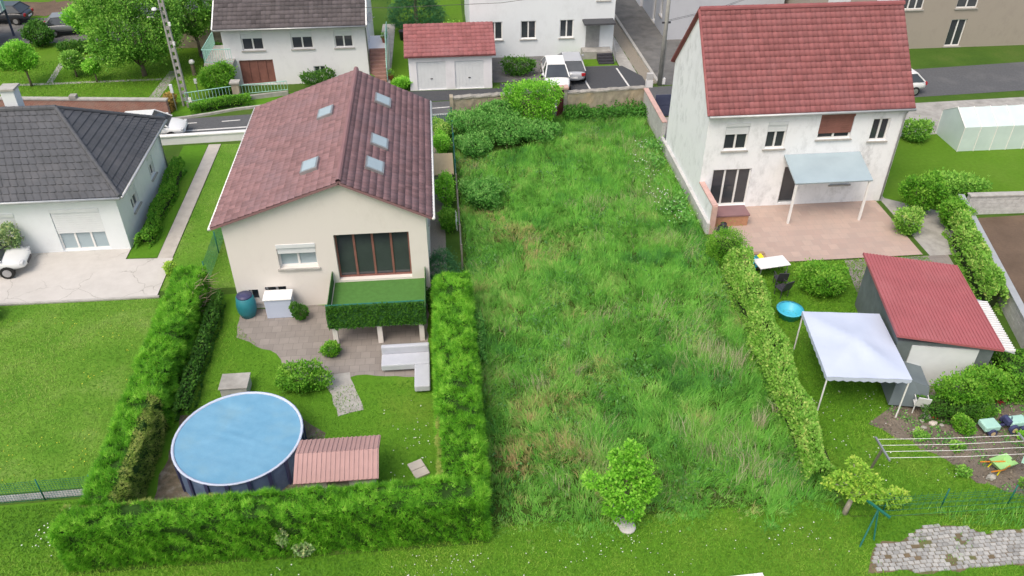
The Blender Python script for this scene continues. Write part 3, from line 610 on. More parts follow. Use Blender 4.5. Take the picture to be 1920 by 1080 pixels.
window(H, *fp, ops[2]); window(H, *fp, ops[3], shutter='shutter_white', drop=.35); window(H, *fp, ops[4], shutter='shutter_white', drop=.3)
window(H, *fp, ops[5], shutter='shutter_brown', drop=.75); window(H, *fp, ops[6]); window(H, (rx1, ry0), (rx1, ry1), (2, 3, 3.2, 4.4))
ov = .24
rf = MB(); slab(rf, [(rx0-.1, ry0-ov, rez-ov*.9), (rx1+.2, ry0-ov, rez-ov*.9), (rx1+.2, rry, rrz), (rx0-.1, rry, rrz)], .1); slab(rf, [(rx0-.1, ry1+ov, rez-ov*.9), (rx1+.2, ry1+ov, rez-ov*.9), (rx1+.2, rry, rrz), (rx0-.1, rry, rrz)], .1)
ro = rf.build('roof', M['tile_red'], H)
def tilepart(o, root): o.parent = root; return o
tiles(ro, 'roof_tiles', (rx0-.1, rry, rrz), (rx1-rx0+.3, 0, 0), (0, ry0-ov-rry, rez-ov*.9-rrz), .25, .31, T_RED, .024); tiles(ro, 'roof_tiles', (rx0-.1, rry, rrz), (rx1-rx0+.3, 0, 0), (0, ry1+ov-rry, rez-ov*.9-rrz), .3, .36, T_RED)
ridge_tiles(ro, (rx0-.12, rry, rrz+.05), (rx1+.2, rry, rrz+.05), M['tile_red'], .33)
for sy, ye in ((1, ry0-ov), (-1, ry1+ov)): slabm = MB().tube([(rx0-.13, rry, rrz), (rx0-.13, ye, rez-ov*.9)], .07, 6).build('verge_tile', M['tile_red'], ro)
gutter(H, (rx0-.1, ry0-ov-.06, rez-.27), (rx1+.2, ry0-ov-.06, rez-.27), 'zinc', [(rx1-.1, ry0-ov, rez-.3), (rx1-.1, ry0-.06, rez-.6), (rx1-.1, ry0-.06, .1)])
pl = MB().box(rx0-.16, rx0-.003, 33.42, 43.0, 0, .62).build('plinth', M['plinth'], H)
ww = MB(); slab(ww, [(rx0, 33.62, 1.55), (rx0+.02, 33.62, 1.55), (rx0+.02, 35.8, 1.75), (rx0, 35.8, 1.75)], .01)
wn = MB().prism([(rx0, 33.55), (rx0+.22, 33.55), (rx0+.22, 35.79), (rx0, 35.79)], 0, 1.55).build('wing_wall', M['white_render'], H)
MB().box(rx0-.03, rx0+.25, 33.45, 35.79, 1.553, 1.62).build('wall_cap', M['pink_cap'], H)
MB().box(rx0+.0, rx0+.24, 33.4, 33.548, 0, 1.55).build('wall_end', M['pink_cap'], H)
an = MB(); slab(an, [(16.9, 33.9, 2.35), (20.8, 33.9, 2.35), (20.8, 35.78, 2.95), (16.9, 35.78, 2.95)], .08)
an.build('porch_roof', M['glass_pale'], H)
for x in (17.0, 20.7): MB().box(x-.05, x+.05, 33.95, 34.05, .03, 2.3).build('porch_post', M['white_pvc'], H)

# raised brick planter on the terrace, deck boards
pt = thing('brick_planter', 'low brick planter with pink capping against the white wall end', 'planter', (13.9, 34.2, 0))
MB().box(13.1, 14.9, 34.0, 34.5, .03, .6).build('planter_wall', mat('planter_brick', (.5, .28, .17), (.4, .2, .12), 6, .85, .3, 30), pt)
MB().box(13.05, 14.95, 33.95, 34.9, .603, .68).build('capping', M['tile_pink'], pt)
dk = thing('timber_step', 'weathered timber step boards beside the round bush', 'deck', (14.2, 30.5, 0))
for i in range(5): MB().box(13.5, 14.8, 30.15+i*.24, 30.36+i*.24, .1+.03*i, .14+.03*i).build('board', M['wood'], dk)
for x in (13.55, 14.7): MB().box(x, x+.06, 30.15, 31.3, .004, .098).build('bearer', M['wood_grey'], dk)

# ---- house with the pink roof in the middle left
cx0, cx1, cy0, cy1, cez, crx, crz = -9.15, -.9, 29.35, 40.5, 4.45, -4.2, 6.15
H = thing('pink_roofed_house', 'cream gabled house with long pinkish tiled roof and skylights', 'house', ((cx0+cx1)/2, (cy0+cy1)/2, 0))
ops = [(2.0, 3.6, 2.0, 3.05), (4.4, 7.5, 1.25, 3.55), (1.2, 2.1, .1, 1.1), (.5, .9, .3, 1.0)]
mb = MB(); wall(mb, (cx0, cy0), (cx1, cy0), 0, cez, ops, .3); wall(mb, (cx1, cy0), (cx1, cy1), 0, cez, [(3, 4, 2, 3.1), (6, 7, 2, 3.1)]); wall(mb, (cx1, cy1), (cx0, cy1), 0, cez); wall(mb, (cx0, cy1), (cx0, cy0), 0, cez, [(4, 5, 2, 3.1)])
for y in (cy0, cy1): mb.add([(cx0, y, cez), (cx1, y, cez), (crx, y, crz-.1)], [(0, 1, 2)])
mb.build('wall', M['facade_cream'], H); fp = ((cx0, cy0), (cx1, cy0))
window(H, *fp, ops[0], .3, panes=2, glass='glass_pale', shutter='shutter_white', drop=.3); window(H, *fp, ops[1], .3, panes=4, kind='balcony_door', frame='shutter_brown', sill=False); window(H, *fp, ops[2], .3); window(H, *fp, ops[3], .3, panes=1)
window(H, (cx1, cy0), (cx1, cy1), (3, 4, 2, 3.1)); window(H, (cx1, cy0), (cx1, cy1), (6, 7, 2, 3.1)); window(H, (cx0, cy1), (cx0, cy0), (4, 5, 2, 3.1))
ex0, ex1, ey0, ey1 = -9.5, -.62, 29.05, 40.75; eL, eR = cez-.12, cez-.1
rf = MB(); slab(rf, [(ex0, ey0, eL), (ex0, ey1, eL), (crx, ey1, crz), (crx, ey0, crz)], .1); slab(rf, [(ex1, ey0, eR), (ex1, ey1, eR), (crx, ey1, crz), (crx, ey0, crz)], .1)
ro = rf.build('roof', M['tile_pink'], H)
tiles(ro, 'roof_tiles', (crx, ey0, crz), (0, ey1-ey0, 0), (ex0-crx, 0, eL-crz), .25, .31, T_PINK, .024); tiles(ro, 'roof_tiles', (crx, ey0, crz), (0, ey1-ey0, 0), (ex1-crx, 0, eR-crz), .25, .31, T_PINK, .024)
ridge_tiles(ro, (crx, ey0, crz+.06), (crx, ey1, crz+.06), M['tile_pink'], .36)
def roofz(x): return crz+(x-crx)*((eL-crz)/(ex0-crx) if x < crx else (eR-crz)/(ex1-crx))
for x, y in ((-5.6, 31.3), (-5.4, 36.4), (-2.9, 31.4), (-2.8, 33.7), (-2.8, 38.2)):
    s_ = MB(); a = [(x-.36, y-.5), (x+.36, y-.5), (x+.36, y+.5), (x-.36, y+.5)]; slab(s_, [(p[0], p[1], roofz(p[0])+.17) for p in a], .16); f = s_.build('skylight', M['metal_grey'], ro)
    s_ = MB(); slab(s_, [(x+(p[0]-x)*.8, y+(p[1]-y)*.84, roofz(x+(p[0]-x)*.8)+.19) for p in a], .03); s_.build('pane', M['glass_pale'], f)
for x, a in ((ex0-.05, eL), (ex1+.05, eR)): gutter(H, (x, ey0, a-.06), (x, ey1, a-.06), 'white_pvc')
# lean-to on its left
ln = MB(); slab(ln, [(-10.35, 32.4, 2.75), (-9.18, 32.4, 3.25), (-9.18, 35.0, 3.25), (-10.35, 35.0, 2.75)], .07); lo = ln.build('lean_to_roof', M['tile_grey'], H)
tiles(lo, 'roof_tiles', (-9.18, 32.4, 3.27), (0, 2.6, 0), (-1.17, 0, -.5), .28, .3, T_DARK); MB().tube([(-10.4, 32.35, 2.7), (-10.4, 35.0, 2.7)], .05, 6).build('gutter', M['white_pvc'], lo)
MB().box(-10.3, -9.2, 32.3, 32.4, 2.6, 2.95).build('end_tile', M['terracotta'], lo)
# raised balcony with turf floor and green screen
bx0, bx1, by0, bz = -5.0, -1.1, 26.4, 1.15
ba = MB().box(bx0, bx1, by0, cy0-.004, bz-.18, bz).build('balcony_slab', M['facade_cream'], H)
MB().box(bx0+.04, bx1-.04, by0+.04, cy0-.03, bz+.004, bz+.02).build('turf_carpet', M['turf'], ba)
sc = MB(); sc.box(bx0, bx1, by0-.03, by0, bz-.15, bz+.95); sc.box(bx0-.03, bx0, by0, cy0-.02, bz-.1, bz+.6); sc.box(bx1, bx1+.03, by0, cy0-.02, bz-.1, bz+.6); sc_o = sc.build('privacy_screen', M['screen_green'], ba)
q = np.stack([rng.uniform(bx0, bx1, 2600), np.full(2600, by0-.04), rng.uniform(bz-.15, bz+1.0, 2600)], 1); tag(scatter('screen_leaves', LEAF_V, LEAF_T, q-np.array(root_loc(ba)), np.tile([0, -.6, .2], (2600, 1)), .1*rng.uniform(.6, 1.2, 2600), .2+.5*rng.random(2600), L['dark'], sc_o, .6), kind='stuff')
MB().tube([(bx0, by0, bz+1), (bx1, by0, bz+1)], .03, 6).build('handrail', M['metal_green'], ba)
for x in (bx0+.2, -3, bx1-.2): MB().box(x-.1, x+.1, by0+.1, by0+.3, 0, bz-.18).build('pillar', M['facade_cream'], ba)
sheet('patio', wavy([(-9.2, 29.3), (-9.0, 27.4), (-7.2, 26.2), (-6.6, 25.0), (-5.6, 24.2), (-3.9, 24.6), (-1.2, 24.3), (-1.0, 29.3)], .06), .009, M['patio'], 'grey brown patio behind the pink roofed house')
sheet('garden_path', wavy([(-5.2, 24.6), (-4.2, 24.8), (-3.5, 22.6), (-4.4, 22.4)], .06), .013, M['conc_plain'], 'grey paved path from patio to lawn')

# ---- white house with the slate roof, far left
lx0, lx1, ly0, ly1, lez = -27.5, -15.2, 34.6, 42.1, 3.2; lry = 38.4; lrz = 5.7; lhx = -18.2
H = thing('grey_roofed_house', 'white house with dark grey hipped roof at the left edge', 'house', ((lx0+lx1)/2, (ly0+ly1)/2, 0))
ops = [(9.2, 11.4, .1, 2.2), (6.2, 7.6, 1.0, 2.1), (3.4, 5.0, .1, 2.2)]
mb = MB(); wall(mb, (lx0, ly0), (lx1, ly0), 0, lez, ops); o2 = [(1.6, 2.6, 1.1, 2.2), (4.9, 5.7, 1.1, 2.2)]; wall(mb, (lx1, ly0), (lx1, ly1), 0, lez, o2); wall(mb, (lx1, ly1), (lx0, ly1), 0, lez); wall(mb, (lx0, ly1), (lx0, ly0), 0, lez)
mb.build('wall', M['facade_cool'], H)
window(H, (lx0, ly0), (lx1, ly0), ops[0], panes=3, kind='patio_door', glass='glass_pale', shutter='shutter_white', drop=.55, sill=False); window(H, (lx0, ly0), (lx1, ly0), ops[1], shutter='shutter_white', drop=.9); window(H, (lx0, ly0), (lx1, ly0), ops[2], panes=2, kind='patio_door', glass='glass_pale', sill=False)
for q in o2: window(H, (lx1, ly0), (lx1, ly1), q, shutter='shutter_white', drop=.4)
a0, a1, b0, b1, ze = lx0-.4, lx1+.42, ly0-.4, ly1+.4, lez-.1
rf = MB(); slab(rf, [(a0, b0, ze), (a1, b0, ze), (lhx, lry, lrz), (a0, lry, lrz)], .1); slab(rf, [(a0, b1, ze), (a1, b1, ze), (lhx, lry, lrz), (a0, lry, lrz)], .1); slab(rf, [(a1, b0, ze), (a1, b1, ze), (lhx, lry, lrz)], .1)
ro = rf.build('roof', M['tile_grey'], H)
MB().box(a0, a1-.02, b0+.06, b1-.06, lez-.2, lez-.12).build('soffit', M['white_pvc'], H)
for (A, B, C_) in (((a0, b0, ze), (a1, b0, ze), (lhx, lry, lrz)), ((a1, b0, ze), (a1, b1, ze), (lhx, lry, lrz)), ((a0, b1, ze), (a1, b1, ze), (lhx, lry, lrz))):
    # courses of slate as thin stepped strips following the slope
    A, B, C_ = map(Vector, (A, B, C_)); A2 = Vector((a0, lry, lrz)) if abs(A.y-B.y) < .01 else C_; n = 13; mb = MB(); nn = (B-A).cross(C_-A).normalized(); nn = -nn if nn.z < 0 else nn
    for i in range(n):
        p, q = i/n, (i+1)/n; P0, P1 = A.lerp(A2, p), B.lerp(C_, p); P2, P3 = B.lerp(C_, q), A.lerp(A2, q); m_ = max(2, int((P1-P0).length/.33)); ofs = .5*(i % 2)/m_
        cuts = sorted({0, 1, *[min(1, max(0, k/m_+ofs)) for k in range(m_+1)]})
        for k in range(len(cuts)-1):
            s0, s1 = cuts[k]+.003, cuts[k+1]-.003; h0 = .045+random.uniform(-.006, .006)
            mb.add([P0.lerp(P1, s0)+nn*h0, P0.lerp(P1, s1)+nn*h0, P3.lerp(P2, s1)+nn*.012, P3.lerp(P2, s0)+nn*.012, P0.lerp(P1, s0)+nn*.0, P0.lerp(P1, s1)+nn*.0], [(0, 1, 2, 3), (4, 5, 1, 0)])
    tag(mb.build('roof_tiles', M['tile_grey'], ro), kind='stuff')
ridge_tiles(ro, (a0, lry, lrz+.04), (lhx, lry, lrz+.04), M['tile_grey'], .36); ridge_tiles(ro, (lhx, lry, lrz+.05), (a1, b0, ze+.06), M['tile_grey'], .36, .1); ridge_tiles(ro, (lhx, lry, lrz+.05), (a1, b1, ze+.06), M['tile_grey'], .36, .1)
c_ = MB().box(-20.6, -20.0, 38.7, 39.3, 5.0, 6.5).build('chimney', M['facade_cool'], ro); MB().box(-20.68, -19.92, 38.62, 39.38, 6.503, 6.6).build('chimney_cap', M['kerb'], c_)
gutter(H, (a0, b0-.07, ze-.05), (a1, b0-.07, ze-.05), 'zinc'); gutter(H, (a1+.07, b0, ze-.05), (a1+.07, b1, ze-.05), 'zinc', [(a1, ly1-.1, ze-.05), (lx1+.06, ly1-.1, ze-.4), (lx1+.06, ly1-.1, .1)])

# ---- house with dark tiled roof at the top
tx0, tx1, ty0, ty1, tz = -14.0, -4.75, 54.4, 62, 4.3
H = thing('dark_roofed_house', 'white house with dark brown tiled roof and outside stairs across the street', 'house', ((tx0+tx1)/2, (ty0+ty1)/2, 0))
ops = [(.8, 3.0, .1, 1.75), (1.2, 2.6, 2.4, 3.6), (4.4, 5.8, 2.4, 3.6), (7.2, 8.4, 2.4, 3.6), (5.6, 6.4, .5, 1.2)]
mb = MB(); wall(mb, (tx0, ty0), (tx1, ty0), 0, tz, ops); o2 = [(1.7, 2.6, 1.85, 3.7)]; wall(mb, (tx1, ty0), (tx1, ty1), 0, tz, o2); wall(mb, (tx1, ty1), (tx0, ty1), 0, tz); wall(mb, (tx0, ty1), (tx0, ty0), 0, tz)
for x in (tx0, tx1): mb.add([(x, ty0, tz), (x, ty1, tz), (x, 58.2, 6.9)], [(0, 1, 2)])
mb.build('wall', M['facade_white'], H); fp = ((tx0, ty0), (tx1, ty0))
window(H, *fp, ops[0], panes=4, kind='garage_door', glass='shutter_brown', frame='shutter_brown', sill=False)
for q in ops[1:4]: window(H, *fp, q, shutter='shutter_white', drop=.35)
window(H, *fp, ops[4]); window(H, (tx1, ty0), (tx1, ty1), o2[0], panes=1, kind='door', glass='white_pvc', sill=False)
rf = MB(); slab(rf, [(tx0-.3, ty0-.7, tz-.25), (tx1+.15, ty0-.7, tz-.25), (tx1+.15, 58.2, 7.0), (tx0-.3, 58.2, 7.0)], .1); slab(rf, [(tx0-.3, ty1+.6, tz-.25), (tx1+.15, ty1+.6, tz-.25), (tx1+.15, 58.2, 7.0), (tx0-.3, 58.2, 7.0)], .1); ro = rf.build('roof', M['tile_dark'], H)
tiles(ro, 'roof_tiles', (tx0-.3, 58.2, 7.02), (tx1-tx0+.45, 0, 0), (0, ty0-.7-58.2, tz-.25-7.0), .3, .34, T_DARK)
for x in (tx0-.33, tx1+.18):
    v_ = MB(); slab(v_, [(x-.04, ty0-.75, tz-.2), (x+.04, ty0-.75, tz-.2), (x+.04, 58.2, 7.1), (x-.04, 58.2, 7.1)], .2); v_.build('bargeboard', M['white_pvc'], ro)
gutter(H, (tx0-.3, ty0-.76, tz-.28), (tx1+.15, ty0-.76, tz-.28), 'metal_grey', [(tx1+.06, ty0-.7, tz-.3), (tx1+.06, ty0-.07, tz-.6), (tx1+.06, ty0-.07, .1)])
def railing(root, pts, h, m, step=.14):
    r_ = MB(); r_.tube([(p[0], p[1], p[2]+h) for p in pts], .03, 5); r_.tube([(p[0], p[1], p[2]+.12) for p in pts], .02, 5); o = r_.build('railing', M[m], root)
    b = MB()
    for i in range(len(pts)-1):
        A, B = Vector(pts[i]), Vector(pts[i+1]); n = max(1, int((B-A).length/step))
        for k in range(n+1): q = A.lerp(B, k/n); b.box(q.x-.012, q.x+.012, q.y-.012, q.y+.012, q.z+.1, q.z+h)
    tag(b.build('baluster', M[m], o), kind='stuff')
bl = MB().box(tx0-1.25, tx0+.6, ty0-.9, ty0+2.6, 1.75, 1.9).build('balcony_slab', M['kerb'], H); railing(bl, [(tx0+.6, ty0-.87, 1.9), (tx0-1.2, ty0-.87, 1.9), (tx0-1.2, ty0+2.6, 1.9)], .95, 'rail_green')
MB().box(tx0-1.1, tx0-.9, ty0-.8, ty0-.6, 0, 1.75).build('pillar', M['facade_white'], bl)
MB().box(tx1+.004, tx1+1.25, 55.9, 58.4, 0, 1.75).build('stair_landing', M['facade_white'], H)
st = MB().prism([(tx1+.05, 54.0), (tx1+1.15, 54.0), (tx1+1.15, 55.9), (tx1+.05, 55.9)], 0, .03).build('stair_base', M['conc_plain'], H)
for i in range(9): MB().box(tx1+.06, tx1+1.14, 54.0+i*.21, 55.89, .03+i*.19, .03+(i+1)*.19-.004).build('step', M['steps'], st)
railing(H, [(tx1+1.2, 54.0, .1), (tx1+1.2, 55.9, 1.75), (tx1+1.2, 58.4, 1.75)], .95, 'rail_green'); MB().box(tx1+1.13, tx1+1.16, 56.2, 58.3, 1.8, 2.6).build('windbreak', M['white_pvc'], H)
d_ = thing('satellite_dish', 'white satellite dish on the gable of the dark roofed house', 'satellite dish', (tx1+.35, 56.3, 3.7), R(-60))
MB().lathe((0, 0, 0), [(.02, 0), (.2, .03), (.34, .1), (.36, .12), (.33, .115), (.2, .05), (.02, .02)], 16).build('reflector', M['white_plastic'], d_, smooth=True, local=True).rotation_euler = (R(75), 0, 0)
MB().tube([(0, .0, 0), (-.15, .3, -.05)], .03, 5).build('bracket', M['metal_grey'], d_, local=True)

# ---- outbuilding with blue grey roof beyond the dark roofed house
H = thing('slate_outbuilding', 'stone outbuilding with blue grey roof behind the big tree', 'outbuilding', (-18.2, 63.5, 0))
MB().box(-21.5, -15.4, 62, 65.5, 0, 2.6).build('wall', M['stone_wall'], H); rf = MB(); slab(rf, [(-21.8, 61.7, 2.5), (-15.1, 61.7, 2.5), (-15.1, 65.8, 4.6), (-21.8, 65.8, 4.6)], .1); ro = rf.build('roof', M['tile_blue'], H)
tiles(ro, 'roof_tiles', (-21.8, 65.8, 4.62), (6.7, 0, 0), (0, -4.1, -2.1), .3, .34, T_BLUE)
v_ = MB(); slab(v_, [(-15.14, 61.65, 2.6), (-15.04, 61.65, 2.6), (-15.04, 65.8, 4.75), (-15.14, 65.8, 4.75)], .2); v_.build('bargeboard', M['white_pvc'], ro); gutter(H, (-21.8, 61.62, 2.45), (-15.1, 61.62, 2.45), 'white_pvc', [(-15.3, 61.65, 2.4), (-15.3, 61.95, 2.2), (-15.3, 61.95, .1)])

# ---- white block and garage at the top
H = thing('white_apartment_block', 'tall plain white rendered block beside the lane at the top', 'building', (7.4, 63, 0))
wx0, wx1, wy0, wy1 = 2.3, 12.62, 58.0, 68
ops = [(1.2, 2.3, 1.3, 2.6), (3.6, 4.7, 1.3, 2.6), (6.4, 7.4, 1.3, 2.6), (1.2, 2.3, 4.4, 5.7), (3.6, 4.7, 4.4, 5.7), (6.4, 7.4, 4.4, 5.7), (9.0, 9.9, 3.9, 4.6)]
mb = MB(); wall(mb, (wx0, wy0), (wx1, wy0), 0, 8, ops); o2 = [(2, 3, 4.2, 5.4), (5, 6, 4.2, 5.4)]; wall(mb, (wx1, wy0), (wx1, wy1), 0, 8, o2); wall(mb, (wx1, wy1), (wx0, wy1), 0, 8); wall(mb, (wx0, wy1), (wx0, wy0), 0, 8); mb.build('wall', M['facade_cool'], H)
for q in ops: window(H, (wx0, wy0), (wx1, wy0), q)
for q in o2: window(H, (wx1, wy0), (wx1, wy1), q)
rf = MB(); slab(rf, [(wx0-.3, wy0-.3, 7.9), (wx1+.3, wy0-.3, 7.9), (wx1+.3, 63, 10.5), (wx0-.3, 63, 10.5)], .12); slab(rf, [(wx0-.3, wy1+.3, 7.9), (wx1+.3, wy1+.3, 7.9), (wx1+.3, 63, 10.5), (wx0-.3, 63, 10.5)], .12); rf.build('roof', M['tile_red'], H)
MB().box(10.3, 12.5, 56.9, 57.99, 2.5, 2.62).build('porch_roof', M['asphalt_new'], H); MB().box(10.3, 12.4, 57.05, 57.99, 0, .55).build('porch_base', M['conc_plain'], H); MB().box(10.6, 11.6, 57.94, 57.99, .6, 2.4).build('door', M['metal_grey'], H)
for i in range(4): MB().box(12.42+i*.0, 12.62, 57.7-i*.28-.25, 57.7-i*.28, 0, .5-i*.13).build('step', M['asphalt_new'], H) if False else MB().box(11.3, 12.4, 57.0-(i+1)*.26, 57.0-i*.26-.004, 0, .46-i*.12).build('step', M['metal_dark'], H)
railing(H, [(12.45, 57.0, .55), (12.45, 55.95, .05)], .85, 'metal_grey', .2)
H = thing('double_garage', 'low white double garage with red tiled roof across the street', 'garage', (.7, 54, 0))
ops = [(.5, 2.4, .05, 1.95), (3.0, 4.9, .05, 1.95)]; mb = MB(); gx0, gx1, gy0, gy1 = -2.0, 3.45, 52.5, 56.2
wall(mb, (gx0, gy0), (gx1, gy0), 0, 2.45, ops, .1); wall(mb, (gx1, gy0), (gx1, gy1), 0, 2.45); wall(mb, (gx1, gy1), (gx0, gy1), 0, 2.45); wall(mb, (gx0, gy1), (gx0, gy0), 0, 2.45); mb.build('wall', M['facade_white'], H)
for q in ops:
    d_ = MB().box(gx0+q[0], gx0+q[1], gy0+.08, gy0+.12, .05, 1.95).build('garage_door', M['shutter_white'], H)
    g = MB()
    for i in range(8): g.box(gx0+q[0]+.06+i*.225, gx0+q[0]+.06+i*.225+.2, gy0+.065, gy0+.079, .1, 1.9)
    g.build('door_panel', M['shutter_white'], d_); MB().box(gx0+(q[0]+q[1])/2-.08, gx0+(q[0]+q[1])/2+.08, gy0+.03, gy0+.06, .75, .8).build('handle', M['metal_dark'], d_)
rf = MB(); slab(rf, [(gx0-.25, gy0-.3, 2.4), (gx1+.25, gy0-.3, 2.4), (gx1+.25, 55, 3.6), (gx0-.25, 55, 3.6)], .08); slab(rf, [(gx0-.25, gy1+.8, 2.7), (gx1+.25, gy1+.8, 2.7), (gx1+.25, 55, 3.6), (gx0-.25, 55, 3.6)], .08); ro = rf.build('roof', M['tile_red'], H); tiles(ro, 'roof_tiles', (gx0-.25, 55, 3.62), (gx1-gx0+.5, 0, 0), (0, -2.8, -1.2), .3, .34, T_RED)

# ---- houses along the lane, top right
H = thing('lane_house', 'white rendered house with narrow dark windows beside the lane', 'house', (20, 73, 0))
mb = MB(); o2 = [(1.2, 1.8, 1.0, 2.2), (4, 4.6, 1.0, 2.2), (1.2, 1.8, 3.8, 5), (4, 4.6, 3.8, 5)]; wall(mb, (17.0, 78), (17.0, 68.6), 0, 7, o2); wall(mb, (17.0, 68.6), (25, 68.6), 0, 7); mb.quad((17, 68.6, 7), (25, 68.6, 7), (25, 78, 7), (17, 78, 7)); wall(mb, (25, 68.6), (25, 78), 0, 7); mb.build('wall', M['facade_white'], H)
for q in o2: window(H, (17.0, 78), (17.0, 68.6), q, panes=1)
H = thing('lane_house', 'grey blue rendered house with dark window beside the lane pole', 'house', (20, 64, 0))
mb = MB(); o2 = [(.9, 1.8, 1.2, 2.4), (3.5, 4.4, .1, 2.1), (5.6, 6.4, 1.2, 2.4), (.9, 1.8, 4, 5.2), (5.6, 6.4, 4, 5.2)]; wall(mb, (17.2, 68.5), (17.2, 60.5), 0, 7.5, o2); wall(mb, (17.2, 60.5), (26, 60.5), 0, 7.5); wall(mb, (26, 60.5), (26, 68.5), 0, 7.5); wall(mb, (26, 68.5), (17.2, 68.5), 0, 7.5); mb.build('wall', M['facade_grey'], H)
for q in o2: window(H, (17.2, 68.5), (17.2, 60.5), q)
rf = MB(); slab(rf, [(17, 60.3, 7.5), (26.2, 60.3, 7.5), (26.2, 64.5, 9.6), (17, 64.5, 9.6)], .1); slab(rf, [(17, 68.7, 7.5), (26.2, 68.7, 7.5), (26.2, 64.5, 9.6), (17, 64.5, 9.6)], .1); rf.build('roof', M['tile_dark'], H)
H = thing('taupe_house', 'brown grey house with white shuttered windows at the top right corner', 'house', (37, 61, 0))
ux0, uy = 26.4, 57.0; mb = MB(); ops = [(1.3, 3.0, 2.9, 4.2), (4.9, 6.6, 2.9, 4.2), (6.85, 8.5, 2.9, 4.2), (11, 12.6, 2.9, 4.2), (1.3, 2.6, .6, 1.8), (5, 6.6, .6, 1.8), (11, 12.2, .1, 2.1)]
wall(mb, (ux0, uy), (44, uy), 0, 6, ops); wall(mb, (ux0, 66), (ux0, uy), 0, 6); wall(mb, (44, uy), (44, 66), 0, 6); wall(mb, (44, 66), (ux0, 66), 0, 6); mb.build('wall', M['facade_taupe'], H)
for i, q in enumerate(ops): window(H, (ux0, uy), (44, uy), q, panes=3 if i == 2 else 2, shutter='shutter_white' if i in (0, 1, 4) else None, drop=.98 if i in (0, 1) else .5)
rf = MB(); slab(rf, [(ux0-.3, uy-.4, 5.9), (44.3, uy-.4, 5.9), (44.3, 61.5, 8.6), (ux0-.3, 61.5, 8.6)], .1); slab(rf, [(ux0-.3, 66.4, 5.9), (44.3, 66.4, 5.9), (44.3, 61.5, 8.6), (ux0-.3, 61.5, 8.6)], .1); rf.build('roof', M['tile_dark'], H)
# conservatory and low annexe of the right neighbour
H = thing('garden_annexe', 'low brick annexe with brownish red roof beyond the white house', 'outbuilding', (25.3, 43.6, 0))
MB().box(23.6, 27.0, 43.3, 45.6, 0, 2.1).build('wall', M['facade_cream'], H); rf = MB(); slab(rf, [(23.4, 43.0, 2.05), (27.2, 43.0, 2.05), (27.2, 45.9, 2.8), (23.4, 45.9, 2.8)], .1); ro = rf.build('roof', M['tile_pink'], H); tiles(ro, 'roof_tiles', (23.4, 45.9, 2.82), (3.8, 0, 0), (0, -2.9, -.75), .3, .34, T_PINK)
H = thing('glasshouse', 'pale glazed garden house on the lawn at the right edge', 'greenhouse', (31.5, 42, 0))
gh = MB(); g0, g1, h0, h1 = 29.6, 34.5, 40.8, 43.2
gh.add([(g0, h0, 0), (g1, h0, 0), (g1, h0, 1.5), (g0, h0, 1.5), (g0, h1, 0), (g1, h1, 0), (g1, h1, 1.5), (g0, h1, 1.5), (g0, 42, 2.2), (g1, 42, 2.2)], [(0, 1, 2, 3), (5, 4, 7, 6), (3, 2, 9, 8), (6, 7, 8, 9), (4, 0, 3, 8, 7), (1, 5, 6, 9, 2)]); gh.build('glazing', mat('poly', (.6, .7, .7), (.52, .62, .62), 1, .3), H)
for i in range(6):
    x = g0+i*(g1-g0)/5; MB().tube([(x, h0-.02, 0), (x, h0-.02, 1.52), (x, 42, 2.23), (x, h1+.02, 1.52), (x, h1+.02, 0)], .03, 5).build('rib', M['white_pvc'], H)

# ================================================================== WALLS, FENCES, POLES
def block_wall(root, a, b, z1, bw, bh, t_, m, mort, cap=None, capm=None, name='block'):
    """courses of single blocks with recessed joints between two ground points"""
    a, b = Vector(a), Vector(b); d = b-a; Lw = d.length; d.normalize(); n = Vector((-d.y, d.x)); rows = round(z1/bh); bh = z1/rows; ang = math.atan2(d.y, d.x); rl = root_loc(root)
    c = (a+b)/2; MB().obox((c.x, c.y), (d.x, d.y), Lw/2-.01, t_/2-.012, 0, z1-.01).build('joint_core', mort, root); cache = {}
    for r_ in range(rows):
        u = 0.0; first = True
        while u < Lw-.02:
            w_ = bw/2 if (first and r_ % 2) else bw; w_ = min(w_, Lw-u); first = False; key = round(w_, 2)
            if key not in cache: cache[key] = MB().box(-w_/2+.006, w_/2-.006, -t_/2, t_/2, .005, bh-.005).build(name, m, root, local=True); o = cache[key]
            else: o = cache[key].copy(); scene.collection.objects.link(o); o.parent = root
            p = a+d*(u+w_/2)+n*random.uniform(-.004, .004); o.location = (p.x-rl.x, p.y-rl.y, r_*bh-rl.z); o.rotation_euler = (0, 0, ang); u += w_
    if cap: MB().obox((c.x, c.y), (d.x, d.y), Lw/2+.02, t_/2+.05, z1+.002, z1+cap).build('coping', capm, root)
bwk = thing('concrete_block_wall', 'grey concrete block wall with pink coping between plot and blue gate', 'wall', (12.78, 45.5, 0))
block_wall(bwk, (12.74, 47.9), (12.74, 43.02), 1.5, .5, .2, .2, M['block'], M['block_dk'], .06, M['pink_cap'])
gt = thing('blue_gate', 'dark blue metal driveway gate beside the white house', 'gate', (14.2, 46.6, 0)); gy = 46.9
for i, x in enumerate((13.15, 14.35)):
    lf = MB().box(x, x+1.15, gy, gy+.05, .1, 1.5).build('leaf', M['gate_blue'], gt); MB().box(x+.1, x+1.05, gy-.015, gy-.002, .2, .75).build('panel', M['gate_blue'], lf); MB().box(x+.1, x+1.05, gy-.015, gy-.002, .85, 1.4).build('panel', M['gate_blue'], lf)
for x in (14.28,): MB().box(x, x+.06, gy-.03, gy+.08, 0, 1.65).build('post', M['metal_grey'], gt)
